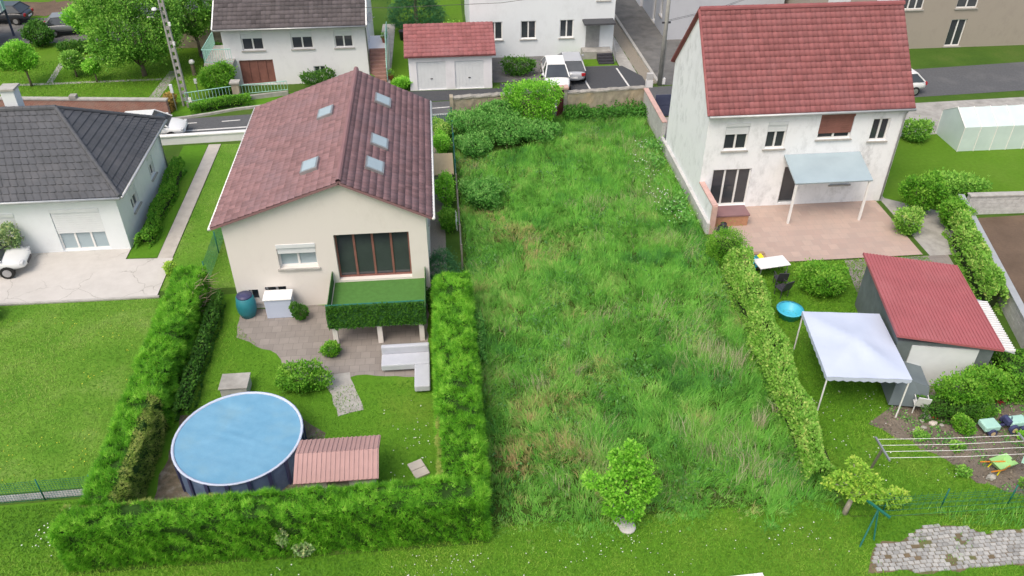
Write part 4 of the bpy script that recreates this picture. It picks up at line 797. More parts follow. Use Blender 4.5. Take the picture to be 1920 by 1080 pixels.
# old stone wall at the back of the plot
sw = thing('old_stone_wall', 'weathered rendered stone wall closing the back of the plot', 'wall', (6.8, 47.6, 0))
def wob_wall(mb, a, b, z0, z1, t_, n=26, seed=0):
    a, b = Vector(a), Vector(b); d = (b-a).normalized(); nn = Vector((-d.y, d.x)); r_ = random.Random(seed); rows = 5; V = []
    for i in range(n+1):
        p = a.lerp(b, i/n); zt = z1+r_.uniform(-.03, .03)
        ring = [p-nn*t_/2+nn*r_.uniform(-.02, .02) for _ in range(rows)]
        V.append([(q.x, q.y, z0+(zt-z0)*k/(rows-1)) for k, q in enumerate(ring)]+[((p+nn*t_/2).x, (p+nn*t_/2).y, zt), ((p+nn*t_/2).x, (p+nn*t_/2).y, z0)])
    m = len(V[0]); mb.add([q for r in V for q in r], [(i*m+k, (i+1)*m+k, (i+1)*m+k+1, i*m+k+1) for i in range(n) for k in range(m-1)]+[tuple(range(m)), tuple(n*m+k for k in range(m))[::-1]])
mb = MB(); wob_wall(mb, (.62, 47.1), (6.75, 47.6), 0, 1.68, .32, 26, 3); mb.build('wall', M['stone_wall'], sw)
mb = MB(); wob_wall(mb, (7.75, 47.68), (12.75, 48.1), 0, 1.5, .32, 24, 4); mb.build('wall', M['stone_wall'], sw)
mb = MB(); wob_wall(mb, (.58, 47.1), (6.75, 47.6), 1.69, 1.8, .4, 26, 5); mb.build('coping', M['stone_wall2'], sw)
mb = MB(); wob_wall(mb, (7.75, 47.68), (12.75, 48.1), 1.51, 1.6, .38, 24, 6); mb.build('coping', M['stone_wall2'], sw)
for x, y in ((6.86, 47.62), (7.64, 47.67)): MB().box(x-.11, x+.11, y-.18, y+.18, 0, 1.85).build('gate_pier', M['stone_wall2'], sw)
MB().box(6.72, 7.8, 47.42, 47.88, 1.853, 1.98).build('lintel', M['pink_cap'], sw)
MB().box(.5, .72, 46.85, 47.35, 0, 1.86).build('end_pier', M['stone_wall'], sw)
g = thing('rusty_gate', 'half open dark red iron gate in the old stone wall', 'gate', (7.5, 47.5, 0)); lf = MB().obox((7.27, 47.2), (.55, .83), .42, .02, .1, 1.75).build('leaf', M['gate_red'], g)
for z in (.35, 1.0, 1.6): MB().obox((7.25, 47.21), (.55, .83), .41, .035, z, z+.06).build('rail', M['gate_red'], lf)
# brick wall in front of the upper left lawn
bw_ = thing('red_brick_wall', 'long red brick wall with pale coping below the bright upper lawn', 'wall', (-22, 49.8, 0))
MB().prism([(-32, 50.85), (-16.75, 49.15), (-16.72, 49.4), (-32, 51.1)], 0, 1.32).build('wall', M['brick_red'], bw_); MB().prism([(-32, 50.8), (-16.7, 49.1), (-16.66, 49.45), (-32, 51.15)], 1.323, 1.41).build('coping', M['kerb'], bw_)
MB().box(-22.6, -22.2, 49.7, 50.1, 1.413, 1.62).build('cap_stone', M['rock'], bw_)
# low white wall of the left front garden
lw = thing('low_white_wall', 'low white front garden wall beside the parked white car', 'wall', (-15, 45.9, 0)); MB().prism([(-27, 45.2), (-9.6, 46.15), (-9.6, 46.35), (-27, 45.4)], 0, .5).build('wall', M['facade_white'], lw); MB().prism([(-27, 45.14), (-9.6, 46.09), (-9.6, 46.41), (-27, 45.46)], .503, .57).build('coping', M['white_pvc'], lw)
# retaining wall right
rw = thing('retaining_block_wall', 'grey block retaining wall with smooth coping along the soil field', 'wall', (24.5, 29, 0)); block_wall(rw, (22.4, 20.9), (25.95, 34.3), 1.0, .5, .2, .2, M['block'], M['block_dk'], .06, M['zinc'])
sw2 = thing('white_stone_wall', 'whitish stone block wall behind the bare soil field', 'wall', (31, 34.1, 0)); block_wall(sw2, (26.3, 34.15), (36.0, 33.8), 1.05, .42, .21, .28, mat('whitestone', (.6, .6, .6), (.42, .42, .42), 4, .9, .5, 20), M['block_dk'], .07, M['kerb'])
def mesh_fence(root, pts, h, m, step=.12, posts=True, r_=.025, name='wire_mesh', wr=.004):
    wm = MB()
    for i in range(len(pts)-1):
        a, b = Vector((*pts[i], 0)), Vector((*pts[i+1], 0)); Lf = (b-a).length; n = int(Lf/step)
        for k in range(n+1):
            q = a.lerp(b, k/n); wm.box(q.x-wr, q.x+wr, q.y-wr, q.y+wr, .03, h)
        for k in range(int(h/step)+1):
            z = min(h, .03+k*step); d = (b-a).normalized(); c = (a+b)/2; wm.obox((c.x, c.y), (d.x, d.y), Lf/2, wr, z, z+2*wr)
    tag(wm.build(name, m, root), kind='stuff')
    if posts:
        for p in pts: MB().tube([(p[0], p[1], 0), (p[0], p[1], h+.08)], r_, 7).build('post', m, root, smooth=True)
f = thing('green_mesh_fence', 'low green wire mesh fence across the left lawn', 'fence', (-15, 19.4, 0)); mesh_fence(f, [(-19, 19.25), (-16.4, 19.3), (-13.85, 19.35), (-12.2, 19.4)], .95, M['metal_green'], .09, wr=.0035)
f = thing('green_mesh_fence', 'green mesh fence beside the pink roofed house lean-to', 'fence', (-10.9, 33.5, 0)); mesh_fence(f, [(-10.95, 36.4), (-10.95, 33.9), (-10.95, 31.4)], 1.15, M['metal_green'], .1, wr=.004)
f = thing('green_mesh_fence', 'thin green wire fence behind the cobbled pad', 'fence', (16, 16.3, 0)); mesh_fence(f, [(13.7, 16.35), (15.7, 16.35), (18.0, 16.3), (20.5, 16.2)], .85, M['metal_green'], .22, wr=.003)
f = thing('street_railing', 'dark green metal railing beside the old stone wall end', 'railing', (-.4, 46.6, 0)); mesh_fence(f, [(-1.1, 46.5), (.4, 46.6)], .95, M['metal_green'], .13, wr=.01)
f = thing('boundary_fence', 'old wire fence on slim posts along the left edge of the plot', 'fence', (.55, 40, 0))
for i in range(10):
    y = 31.5+i*1.65; MB().box(.52, .6, y-.04, y+.04, 0, 1.35+.1*random.random()).build('post', M['wood_grey'] if i < 5 else M['metal_green'], f)
tag(MB().box(.55, .56, 31.5, 46.4, 1.2, 1.212).box(.55, .56, 31.5, 46.4, .7, .712).box(.55, .56, 31.5, 46.4, .3, .312).build('wire', M['metal_grey'], f), kind='stuff')
f = thing('garden_fence', 'pale green scrolled iron fence with stone pier behind the street hedge', 'fence', (-13.6, 51.6, 0)); railing(f, [(-16.2, 51.2, .25), (-13.2, 52.1, .25), (-10, 52.6, .25)], .7, 'rail_green', .2); MB().prism([(-16.2, 51.1), (-10, 52.5), (-10, 52.7), (-16.2, 51.3)], 0, .28).build('base_wall', M['conc_plain'], f)
pr = MB().box(-13.4, -12.95, 51.9, 52.35, 0, 1.15).build('pier', M['stone_wall'], f); MB().box(-13.48, -12.87, 51.82, 52.43, 1.153, 1.25).build('cap', M['kerb'], pr)

up = thing('utility_pole', 'leaning concrete utility pole with square openings beside the big tree', 'utility pole', (-16.3, 51.4, 0))
pb = MB()
for s_ in (-1, 1): pb.add([(s_*.17-.05, -.1, 0), (s_*.17+.05, -.1, 0), (s_*.17+.05, .1, 0), (s_*.17-.05, .1, 0), (s_*.09-.04, -.07, 9), (s_*.09+.04, -.07, 9), (s_*.09+.04, .07, 9), (s_*.09-.04, .07, 9)], [(0, 3, 2, 1), (4, 5, 6, 7), (0, 1, 5, 4), (1, 2, 6, 5), (2, 3, 7, 6), (3, 0, 4, 7)])
pb.build('leg', M['pole_conc'], up, local=True)
for i in range(19): z = .35+i*.46; hw = .14-.08*z/9; MB().box(-hw, hw, -.06, .06, z, z+.2).build('rung', M['pole_conc'], up, local=True)
lp = MB().tube([(-.05, -.1, 6.1), (-.25, -.35, 6.35)], .03, 6).build('lamp_arm', M['metal_grey'], up, local=True); MB().lathe((-.35, -.45, 6.3), [(.02, .12), (.12, .1), (.16, 0), (.1, -.06)], 10).build('lamp_head', M['white_plastic'], lp, local=True)
for z, x in ((5.2, .22), (4.0, .2)): MB().box(x-.06, x+.06, -.16, -.07, z, z+.22).build('junction_box', M['white_plastic'], up, local=True)
MB().tube([(.24, 0, 0), (.2, -.03, 3.5)], .03, 6).build('conduit', M['metal_grey'], up, local=True)
up2 = thing('utility_pole', 'straight concrete utility pole at the corner of the lane', 'utility pole', (14.72, 51.95, 0))
MB().lathe((0, 0, 0), [(.17, 0), (.1, 9)], 10).build('shaft', M['pole_conc'], up2, smooth=True, local=True); MB().box(-.28, .28, -.05, .05, 4.2, 4.3).build('crossarm', M['metal_dark'], up2, local=True); MB().tube([(.16, -.08, 0), (.14, -.08, 3)], .035, 6).build('conduit', M['metal_grey'], up2, local=True); MB().box(.14, .34, -.12, .1, .1, .5).build('meter_box', M['white_plastic'], up2, local=True)
for z in (4.22, 4.3): MB().tube([(.0, 0, z+.08), (4, 2.5, z-.1), (9, 5, z+.5)], .012, 4).build('cable', M['metal_dark'], up2, local=True)
eb = thing('meter_cabinet', 'white utility cabinet with grey top beside the lane pole', 'cabinet', (13.95, 51.75, 0)); MB().box(-.22, .22, -.15, .15, 0, .5).build('base', M['white_plastic'], eb, local=True); MB().box(-.2, .2, -.13, .13, .503, .95).build('housing', M['block'], eb, local=True)
cb = MB().tube([(-16.3+.1, 51.4, 6.9), (-9, 51.2, 6.2), (-3, 51.0, 6.0), (4, 51.0, 6.1), (14.6, 51.9, 7.0)], .014, 4).build('overhead_cable', M['metal_dark']); tag(cb, 'thin overhead cable strung between the two utility poles', 'cable'); recentre(cb)
for i in range(3):
    o = thing('plastic_marker', ['white road marker post under the leaning pole', 'blue and white road sign post beside the leaning pole', 'white letter box on a post behind the street hedge'][i], ['post', 'sign', 'letter box'][i], [(-15.85, 50.9, 0), (-16.75, 50.7, 0), (-15.75, 52.6, 0)][i])
    MB().tube([(0, 0, 0), (0, 0, [.6, 1.6, 1.1][i])], .035, 6).build('post', M['metal_grey'], o, local=True); MB().box(-.09, .09, -.05, .05, [.35, 1.2, 1.0][i], [.75, 1.75, 1.3][i]).build('head', M[['white_plastic', 'shutter_white', 'white_plastic'][i]], o, local=True)
    o.name = ['marker_post', 'street_sign', 'letter_box'][i]

# ================================================================== CARS
def make_car(label, paint, loc, rz, L_=4.15, group='parked cars'):
    t = thing('parked_car', label, 'car', loc, rz, group); pm = M['car_'+paint]; k = L_/4.2
    st = [(-2.1, .66, .38, .72), (-2.04, .8, .28, .88), (-1.4, .87, .24, .97), (-.2, .88, .22, .95), (.9, .88, .24, .92), (1.55, .84, .26, .82), (1.98, .74, .3, .66), (2.1, .6, .34, .54)]
    V = []; F = []
    for x, w_, zb, zt in st: V += [(x*k, -w_*.9, zb), (x*k, -w_, (zb+zt)*.5), (x*k, -w_*.95, zt-.06), (x*k, -w_*.8, zt), (x*k, 0, zt+.03), (x*k, w_*.8, zt), (x*k, w_*.95, zt-.06), (x*k, w_, (zb+zt)*.5), (x*k, w_*.9, zb)]
    n = 9
    for i in range(len(st)-1):
        for j in range(n-1): F.append((i*n+j, i*n+j+1, (i+1)*n+j+1, (i+1)*n+j))
        F.append((i*n+n-1, i*n, (i+1)*n, (i+1)*n+n-1))
    F += [tuple(range(n))[::-1], tuple((len(st)-1)*n+j for j in range(n))]
    F = [f[::-1] for f in F]
    MB().add(V, F).build('body', pm, t, smooth=True, local=True, sub=1)
    B = [(-1.85, .80, .93), (1.15, .80, .9)]; Tp = [(-1.25, .6, 1.42), (.3, .6, 1.44)]
    bl, br, fl, fr = (-1.85*k, .8, .93), (-1.85*k, -.8, .93), (1.2*k, .8, .9), (1.2*k, -.8, .9); tbl, tbr, tfl, tfr = (-1.3*k, .6, 1.42), (-1.3*k, -.6, 1.42), (.3*k, .6, 1.44), (.3*k, -.6, 1.44)
    MB().quad(fl, fr, tfr, tfl).build('windscreen', M['glass'], t, local=True); MB().quad(br, bl, tbl, tbr).build('rear_window', M['glass'], t, local=True)
    MB().quad(bl, fl, tfl, tbl).build('side_window', M['glass'], t, local=True); MB().quad(fr, br, tbr, tfr).build('side_window', M['glass'], t, local=True)
    MB().box(-1.34*k, .34*k, -.61, .61, 1.415, 1.47).build('roof', pm, t, local=True, bevel=.03)
    for a, b in ((bl, tbl), (br, tbr), (fl, tfl), (fr, tfr), *[((-.35*k, s_*.81, .92), (-.38*k, s_*.62, 1.43)) for s_ in (-1, 1)]): MB().tube([a, b], .045, 5).build('pillar', pm, t, local=True)
    for x in (-1.28*k, 1.3*k):
        for s_ in (-1, 1):
            wh = MB().disc_y((x, s_*.78, .31), .31, .2).build('wheel', M['tyre'], t, local=True); MB().disc_y((x, s_*.80, .31), .19, .2).build('rim', M['rim'], wh, local=True)
    for s_ in (-1, 1):
        MB().box(1.86*k, 2.04*k, s_*.42, s_*.72, .56, .68).build('headlight', M['lamp_clear'], t, local=True, bevel=.03); MB().box(-2.1*k, -2.0*k, s_*.5, s_*.76, .66, .86).build('tail_light', M['lamp_red'], t, local=True, bevel=.02)
        MB().box(.82*k, .98*k, s_*.86, s_*1.02, .93, 1.05).build('mirror', pm, t, local=True, bevel=.03)
    MB().box(2.06*k, 2.12*k, -.3, .3, .38, .5).build('grille', M['metal_dark'], t, local=True); MB().box(-2.13*k, -2.08*k, -.26, .26, .5, .62).build('number_plate', M['white_plastic'], t, local=True); return t
make_car('white car parked facing the old stone wall', 'white', (7.75, 52.9, .014), R(-92)); make_car('silver car parked next to the painted bay line', 'silver', (9.0, 54.4, .014), R(88))
make_car('white car parked on the street behind the grey roofed house', 'white', (-17.3, 47.0, .012), R(4)); make_car('black car beside the balcony at the top left', 'black', (-34.3, 69.3, .012), R(175))
make_car('grey car half hidden behind the small garden tree', 'grey', (-28.0, 66.2, .012), R(10)); make_car('dark red car at the top end of the lane', 'red', (14.9, 74.2, .012), R(5)); make_car('white car standing on the concrete yard at the left edge', 'white', (-21.4, 33.2, .05), R(8))
make_car('grey car on the street before the brown grey house', 'silver', (27.5, 50.8, .012), R(4)); make_car('white car further along the street at right', 'white', (29.6, 49.4, .012), R(184))
# ================================================================== GARDEN OBJECTS
p = thing('above_ground_pool', 'round above ground pool with blue grey panels and blue cover', 'pool', (-7.55, 20.6, 0)); pr_ = 2.15
MB().lathe((0, 0, 0), [(pr_, 0), (pr_, 1.15)], 48, caps=False).build('side_wall', M['pool_wall'], p, smooth=True, local=True)
for i in range(20):
    a = 2*math.pi*i/20; MB().obox((math.cos(a)*(pr_+.03), math.sin(a)*(pr_+.03)), (-math.sin(a), math.cos(a)), .06, .03, 0, 1.15).build('upright', M['navy_plastic'], p, local=True)
MB().lathe((0, 0, 0), [(pr_-.05, 1.1), (pr_-.05, 1.15), (pr_+.02, 1.17), (pr_+.05, 1.14), (pr_, 1.12)], 48, caps=False).build('rim', M['canopy_blue'], p, smooth=True, local=True)
cvp = MB(); nr_, na_ = 22, 72; CV = []
for i in range(nr_):
    for j in range(na_):
        rr_ = (pr_-.06)*(i+.3)/(nr_-.7); a_ = 2*math.pi*j/na_; xx, yy = rr_*math.cos(a_), rr_*math.sin(a_)
        wr_ = .035*(vnoise([xx], [yy], 2.2, 201)[0]-.5)+.03*(vnoise([xx*.5+yy], [yy*.4], 5.0, 202)[0]-.5)+.02*math.sin(a_*24)*(i/nr_)**4
        CV.append((xx, yy, 1.09+.04*(i/nr_)**3+wr_*(1 if i < nr_-1 else .3)))
cvp.add(CV, [(i*na_+j, (i+1)*na_+j, (i+1)*na_+(j+1) % na_, i*na_+(j+1) % na_) for i in range(nr_-1) for j in range(na_)]+[tuple(range(na_))]); cvp.build('cover', M['pool_water'], p, smooth=True, local=True)
s = thing('garden_shed', 'small garden shed with pale pink roof between pool and conifer hedge', 'shed', (-4.0, 19.0, 0)); MB().box(-1.1, 1.1, -.75, .75, 0, 1.45).build('wall', M['facade_cream'], s, local=True)
rf = MB(); slab(rf, [(-1.35, -.95, 1.4), (1.35, -.95, 1.4), (1.35, 0, 1.75), (-1.35, 0, 1.75)], .06); slab(rf, [(-1.35, .95, 1.4), (1.35, .95, 1.4), (1.35, 0, 1.75), (-1.35, 0, 1.75)], .06); ro = rf.build('roof', M['pink_roof'], s, local=True)
for sy in (-1, 1):
    for i in range(18):
        x = -1.3+i*.15; b_ = MB(); slab(b_, [(x, sy*.95, 1.425), (x+.06, sy*.95, 1.425), (x+.06, sy*.01, 1.775), (x, sy*.01, 1.775)], .02); b_.build('roof_rib', M['pink_roof'], ro, local=True)
MB().box(-.35, .35, -.77, -.752, .05, 1.3).build('door', M['wood_grey'], s, local=True)
def slab_stack(name, label, c, rz, dims, m, cat):
    o = MB().box(-dims[0]/2, dims[0]/2, -dims[1]/2, dims[1]/2, 0, dims[2]).build(name, m, bevel=.015); o.location = c; o.rotation_euler = (0, 0, rz); return tag(o, label, cat)
pv = thing('paving_slabs', 'two pale paving slabs in the corner of the pool garden', 'slabs', (-1.45, 19.6, 0), R(25))
for i in range(2): MB().box(-.3, .22, -.42+i*.38, -.06+i*.38, .01, .08).build('slab', M['conc_path'], pv, local=True, bevel=.01)
# patio furniture
def table(name, label, c, rz, lx, ly, h, top, leg='metal_grey'):
    t = thing(name, label, 'table', c, rz); MB().box(-lx/2, lx/2, -ly/2, ly/2, h-.05, h).build('table_top', top, t, local=True, bevel=.02)
    for x in (-1, 1):
        for y in (-1, 1): MB().tube([(x*(lx/2-.08), y*(ly/2-.08), 0), (x*(lx/2-.1), y*(ly/2-.1), h-.05)], .025, 6).build('leg', M[leg], t, local=True)
    return t
def chair(label, c, rz, m, group=None):
    t = thing('garden_chair', label, 'chair', c, rz, group); MB().box(-.24, .24, -.24, .24, .4, .45).build('seat', m, t, local=True, bevel=.02); b_ = MB(); b_.add([(-.23, .22, .45), (.23, .22, .45), (.22, .36, .95), (-.22, .36, .95), (-.23, .26, .45), (.23, .26, .45), (.22, .4, .95), (-.22, .4, .95)], [(0, 1, 2, 3), (7, 6, 5, 4), (0, 4, 5, 1), (1, 5, 6, 2), (2, 6, 7, 3), (3, 7, 4, 0)]); b_.build('backrest', m, t, local=True)
    for x in (-.2, .2):
        for y in (-.2, .2): MB().tube([(x, y, 0), (x, y, .41)], .02, 5).build('leg', m, t, local=True)
        MB().tube([(x*1.15, -.22, .41), (x*1.15, -.22, .65), (x*1.15, .28, .68)], .018, 5).build('armrest', m, t, local=True)
    return t
table('garden_table', 'white oval garden table beside the right hedge', (14.55, 29.75, .004), R(8), 1.5, .8, .74, M['white_plastic'])
chair('dark folding chair beside the white table', (14.7, 28.9, .004), R(175), M['metal_dark']); chair('second dark chair next to the hedge below the white table', (14.55, 28.2, .004), R(200), M['metal_dark'])
tb = thing('toy_boxes', 'lime and teal toy panels lying beside the timber step', 'toy', (14.25, 30.45, 0), R(25)); 
for i, (m_, x) in enumerate((('yellow_plastic', .12), ('teal_plastic', -.15), ('cyan_plastic', -.32))): q = MB(); slab(q, [(x-.18, -.25, .22), (x+.2, -.25, .32), (x+.2, .25, .52), (x-.18, .25, .42)], .06); q.build('panel', M[m_], tb, local=True)
MB().box(-.3, .3, -.2, .2, 0, .2).build('base_box', M['navy_plastic'], tb, local=True)
o = thing('blue_tub', 'bright turquoise paddling tub behind the right hedge', 'tub', (14.35, 26.7, 0)); MB().lathe((0, 0, 0), [(.42, 0), (.52, .38), (.56, .4), (.5, .36), (.4, .06)], 20).build('basin', M['cyan_plastic'], o, smooth=True, local=True); MB().lathe((0, 0, .36), [(.55, 0), (.58, .05), (.5, .06)], 20, caps=False).build('rim', M['cyan_plastic'], o, smooth=True, local=True)
o = thing('storage_bag', 'black sack leaning on the brick planter', 'bag', (13.45, 33.4, .03)); MB().lathe((0, 0, 0), [(.2, 0), (.3, .12), (.26, .35), (.12, .5), (.16, .56)], 10).build('sack', M['metal_dark'], o, smooth=True, local=True)
# gazebo with pale blue canopy
ga = thing('gazebo', 'pale blue canopy gazebo on the lawn beside the red garage', 'gazebo', (14.95, 22.5, 0), R(-8)); hx, hy = 1.5, 1.9; cv = MB()
for a, b in (((-hx, -hy), (hx, -hy)), ((hx, -hy), (hx, hy)), ((hx, hy), (-hx, hy)), ((-hx, hy), (-hx, -hy))): pass
gn = 16; GV = []
for i in range(gn+1):
    for j in range(gn+1):
        u_, v_ = 2*i/gn-1, 2*j/gn-1; e_ = max(abs(u_), abs(v_)); GV.append((hx*u_, hy*v_, 1.95+.27*(1-e_)-.09*math.sin(math.pi*e_)*(1-.8*abs(abs(u_)-abs(v_)) if False else 1)*(1-min(abs(u_), abs(v_))/max(e_, .01))+.008*math.sin(9*u_+4*v_)))
cv.add(GV, [(i*(gn+1)+j, (i+1)*(gn+1)+j, (i+1)*(gn+1)+j+1, i*(gn+1)+j+1) for i in range(gn) for j in range(gn)])
cv.build('canopy', M['canopy_blue'], ga, local=True, smooth=True); va = MB()
for a, b in (((-hx, -hy), (hx, -hy)), ((hx, -hy), (hx, hy)), ((hx, hy), (-hx, hy)), ((-hx, hy), (-hx, -hy))):
    n = 10
    for k in range(n):
        p0 = Vector(a).lerp(Vector(b), k/n); p1 = Vector(a).lerp(Vector(b), (k+1)/n); pm_ = (p0+p1)/2; va.add([(*p0, 1.949), (*p1, 1.949), (*p1, 1.8), (*pm_, 1.74), (*p0, 1.8)], [(0, 1, 2, 3, 4)])
va.build('valance', M['canopy_blue'], ga, local=True)
for x in (-1, 1):
    for y in (-1, 1): MB().tube([(x*(hx-.05), y*(hy-.05), 0), (x*(hx-.05), y*(hy-.05), 1.93)], .03, 7).build('post', M['white_pvc'], ga, local=True)
o = thing('covered_trailer', 'slate grey tarpaulin stretched over a low frame beside the gazebo', 'tarpaulin', (17.2, 23.0, 0), R(-12)); tp = MB(); tp.add([(-.7, -2.2, .15), (.7, -2.2, .15), (.7, 2.2, .15), (-.7, 2.2, .15), (-.6, -2.0, 1.0), (.6, -2.0, 1.0), (.6, 2.0, 1.0), (-.6, 2.0, 1.0), (0, -1.9, 1.15), (0, 1.9, 1.15)], [(0, 1, 5, 8, 4), (1, 2, 6, 5), (2, 3, 7, 9, 6), (3, 0, 4, 7), (4, 8, 9, 7), (8, 5, 6, 9)]); tp.build('cover', M['canopy_slate'], o, local=True)
for x in (-.55, .55):
    for y in (-1.8, 1.8): MB().box(x-.04, x+.04, y-.04, y+.04, 0, .9).build('leg', M['metal_grey'], o, local=True)
o.name = 'covered_frame'
# garage with plain red roof
ud = Vector((-.2, -.98)).normalized(); gr = thing('red_roofed_garage', 'low garage with smooth red sheet roof beside the retaining wall', 'garage', (18.75, 24.45, 0), math.atan2(ud.y, ud.x)+R(90))
MB().box(-1.75, 1.75, -2.5, 2.5, 0, 2.1).build('wall', mat('slate_cladding', (.17, .2, .21), (.12, .145, .15), 2, .8, .2, 30), gr, local=True)
rf = MB(); A4 = [(-1.95, -2.75, 2.55), (1.95, -2.75, 2.2), (1.95, 2.75, 2.2), (-1.95, 2.75, 2.55)]; slab(rf, A4, .09); ro = rf.build('roof', M['sheet_red'], gr, local=True)
n = 28
for i in range(n+1):
    x = -1.93+3.86*i/n; z = 2.55-.35*(x+1.95)/3.9
    q = MB().box(x-.018, x+.018, -2.74, 2.74, z+.002, z+.028).build('roof_rib', M['sheet_red'], ro, local=True) if i == 0 else ro.children[0].copy()
    if i: scene.collection.objects.link(q); q.parent = ro; q.location = (3.86*i/n, 0, -.35*(3.86*i/n)/3.9)
MB().box(-1.2, 1.2, -2.56, -2.503, .05, 1.95).build('garage_door', M['shutter_white'], gr, local=True)
gl = MB(); slab(gl, [(1.98, -2.6, 2.08), (2.45, -2.6, 1.95), (2.45, .6, 1.95), (1.98, .6, 2.08)], .03); g_ = gl.build('gutter_strip', M['zinc'], gr, local=True)
for i in range(22): y = -2.55+i*.14; MB().box(2.0, 2.45, y, y+.05, 2.0, 2.085).build('strip_rib', M['white_pvc'], g_, local=True)
# clothes lines
cl = thing('clothes_line', 'grey metal clothes line with four wires over the vegetable bed', 'clothes line', (16.3, 17.6, 0))
for x, y0_, y1_ in ((13.88, 17.2, 18.1), (18.75, 16.95, 17.85)):
    MB().tube([(x+.28, (y0_+y1_)/2+.55, 0), (x, (y0_+y1_)/2, 1.55)], .045, 7).build('post', M['wood_grey'], cl); MB().obox((x, (y0_+y1_)/2), (0, 1), .52, .03, 1.55, 1.61).build('crossbar', M['metal_grey'], cl)
for k in range(4):
    f_ = (k+.15)/3.3; a = Vector((13.88, 17.2+.9*f_, 1.6)); b = Vector((18.75, 16.95+.9*f_, 1.6)); m_ = (a+b)/2-Vector((0, 0, .05)); MB().tube([a, m_, b], .009, 4).build('line', M['white_pvc'], cl)
cl = thing('clothes_line', 'green A frame clothes line beside the cobbled pad', 'clothes line', (12.9, 15.5, 0))
for x in (12.75, 20.2):
    for s_ in (-.45, .45): MB().tube([(x+s_*.6-.1, 15.2+abs(s_)*0+s_*.2, 0), (x+.15, 15.6, 1.15)], .028, 6).build('leg', M['metal_green'], cl)
    MB().obox((x+.15, 15.6), (.5, -.85), .42, .035, 1.15, 1.21).build('crossbar', M['metal_green'], cl)
for k in range(4):
    f_ = -.36+k*.24; a = Vector((12.9+.5*f_, 15.6-.85*f_, 1.2)); b = Vector((20.35+.5*f_, 15.6-.85*f_, 1.2)); MB().tube([a, (a+b)/2-Vector((0, 0, .06)), b], .005, 4).build('line', M['metal_green'], cl)
# toys and barrow
tr = thing('toy_tractor', 'pale mint toy tractor with trailer standing in the vegetable bed', 'toy', (19.75, 19.55, .012), R(4))
MB().box(-.95, -.35, -.24, .24, .2, .42).build('trailer', M['mint_plastic'], tr, local=True, bevel=.04); MB().box(.1, .75, -.2, .2, .22, .45).build('body', M['mint_plastic'], tr, local=True, bevel=.05); MB().box(-.05, .12, -.16, .16, .3, .52).build('seat', M['navy_plastic'], tr, local=True, bevel=.03)
MB().tube([(.2, 0, .45), (.14, 0, .6)], .02, 5).build('steering_column', M['navy_plastic'], tr, local=True); MB().box(-.36, .1, -.04, .04, .2, .25).build('drawbar', M['navy_plastic'], tr, local=True)
for x, r_ in ((-.65, .16), (.2, .19), (.62, .14)):
    for s_ in (-.26, .26): wh = MB().disc_y((x, s_, r_), r_, .12).build('wheel', M['navy_plastic'], tr, local=True); MB().disc_y((x, s_*1.03, r_), r_*.55, .12).build('hub', M['wood_pale'], tr, local=True)
wb = thing('toy_wheelbarrow', 'lime green wheelbarrow with orange handles lying on the soil', 'wheelbarrow', (18.55, 17.75, .012), R(195)); tubm = MB(); tubm.add([(-.3, -.16, .15), (.22, -.16, .15), (.22, .16, .15), (-.3, .16, .15), (-.42, -.26, .38), (.36, -.26, .38), (.36, .26, .38), (-.42, .26, .38)], [(0, 3, 2, 1), (0, 1, 5, 4), (1, 2, 6, 5), (2, 3, 7, 6), (3, 0, 4, 7)]); tubm.build('tray', M['lime_plastic'], wb, local=True)
for s_ in (-1, 1): MB().tube([(-.55, s_*.05, .12), (.1, s_*.2, .2), (.75, s_*.24, .4)], .025, 6).build('handle', M['orange_plastic'], wb, local=True); MB().tube([(.22, s_*.18, .2), (.3, s_*.2, 0)], .022, 6).build('foot', M['yellow_plastic'], wb, local=True)
MB().disc_y((-.52, 0, .13), .13, .08).build('wheel', M['red_plastic'], wb, local=True)
tt_ = thing('towel', 'mint towel hanging from the clothes line at the right edge', 'towel', (18.95, 17.2, 0)); tw = MB()
for i in range(7): x0_ = 18.86+i*.09; 
nx = 8; V_ = []; 
for i in range(nx+1):
    for j in range(6): V_.append((18.72+.62*i/nx, 17.28+.05*math.sin(i*1.3+j*.4)-.015*j, 1.56-.14*j))
tw.add(V_, [(i*6+j, (i+1)*6+j, (i+1)*6+j+1, i*6+j+1) for i in range(nx) for j in range(5)]); tw.build('cloth', M['mint_plastic'], tt_, smooth=True)
sc_ = thing('scrap_pile', 'small heap of pale rubble and red scraps on the bed edge', 'rubble', (17.3, 20.0, 0))
def rock(name, parent, c, s_, m, seed):
    bm = bmesh.new(); bmesh.ops.create_icosphere(bm, subdivisions=1, radius=1); r_ = random.Random(seed)
    for v in bm.verts: v.co *= r_.uniform(.7, 1.15); v.co.x *= s_[0]; v.co.y *= s_[1]; v.co.z *= s_[2]
    me = bpy.data.meshes.new(name); bm.to_mesh(me); bm.free(); o = link(name, me, m, parent); o.location = c; return o
for i, (x, y, a, m_) in enumerate(((0, 0, .14, 'scrap'), (-.3, .2, .1, 'rock'), (.25, .3, .13, 'red_plastic'), (.5, .32, .1, 'wood'), (-.05, .35, .16, 'rock'), (-.75, -.3, .12, 'scrap'), (.3, -.1, .09, 'rock'), (.15, .05, .09, 'scrap'), (-.4, -.15, .1, 'rock'))): rock('chunk', sc_, (x, y, a*.4), (a*1.3, a, a*.7), M[m_], i)
rk = rock('boulder', None, (18.0, 17.35, .1), (.2, .17, .15), M['rock'], 77); tag(rk, 'single grey stone on the soil beside the lime wheelbarrow', 'stone')
o = chair('white plastic chair beside the leafy border below the gazebo', (17.1, 20.75, .004), R(160), M['white_plastic'])
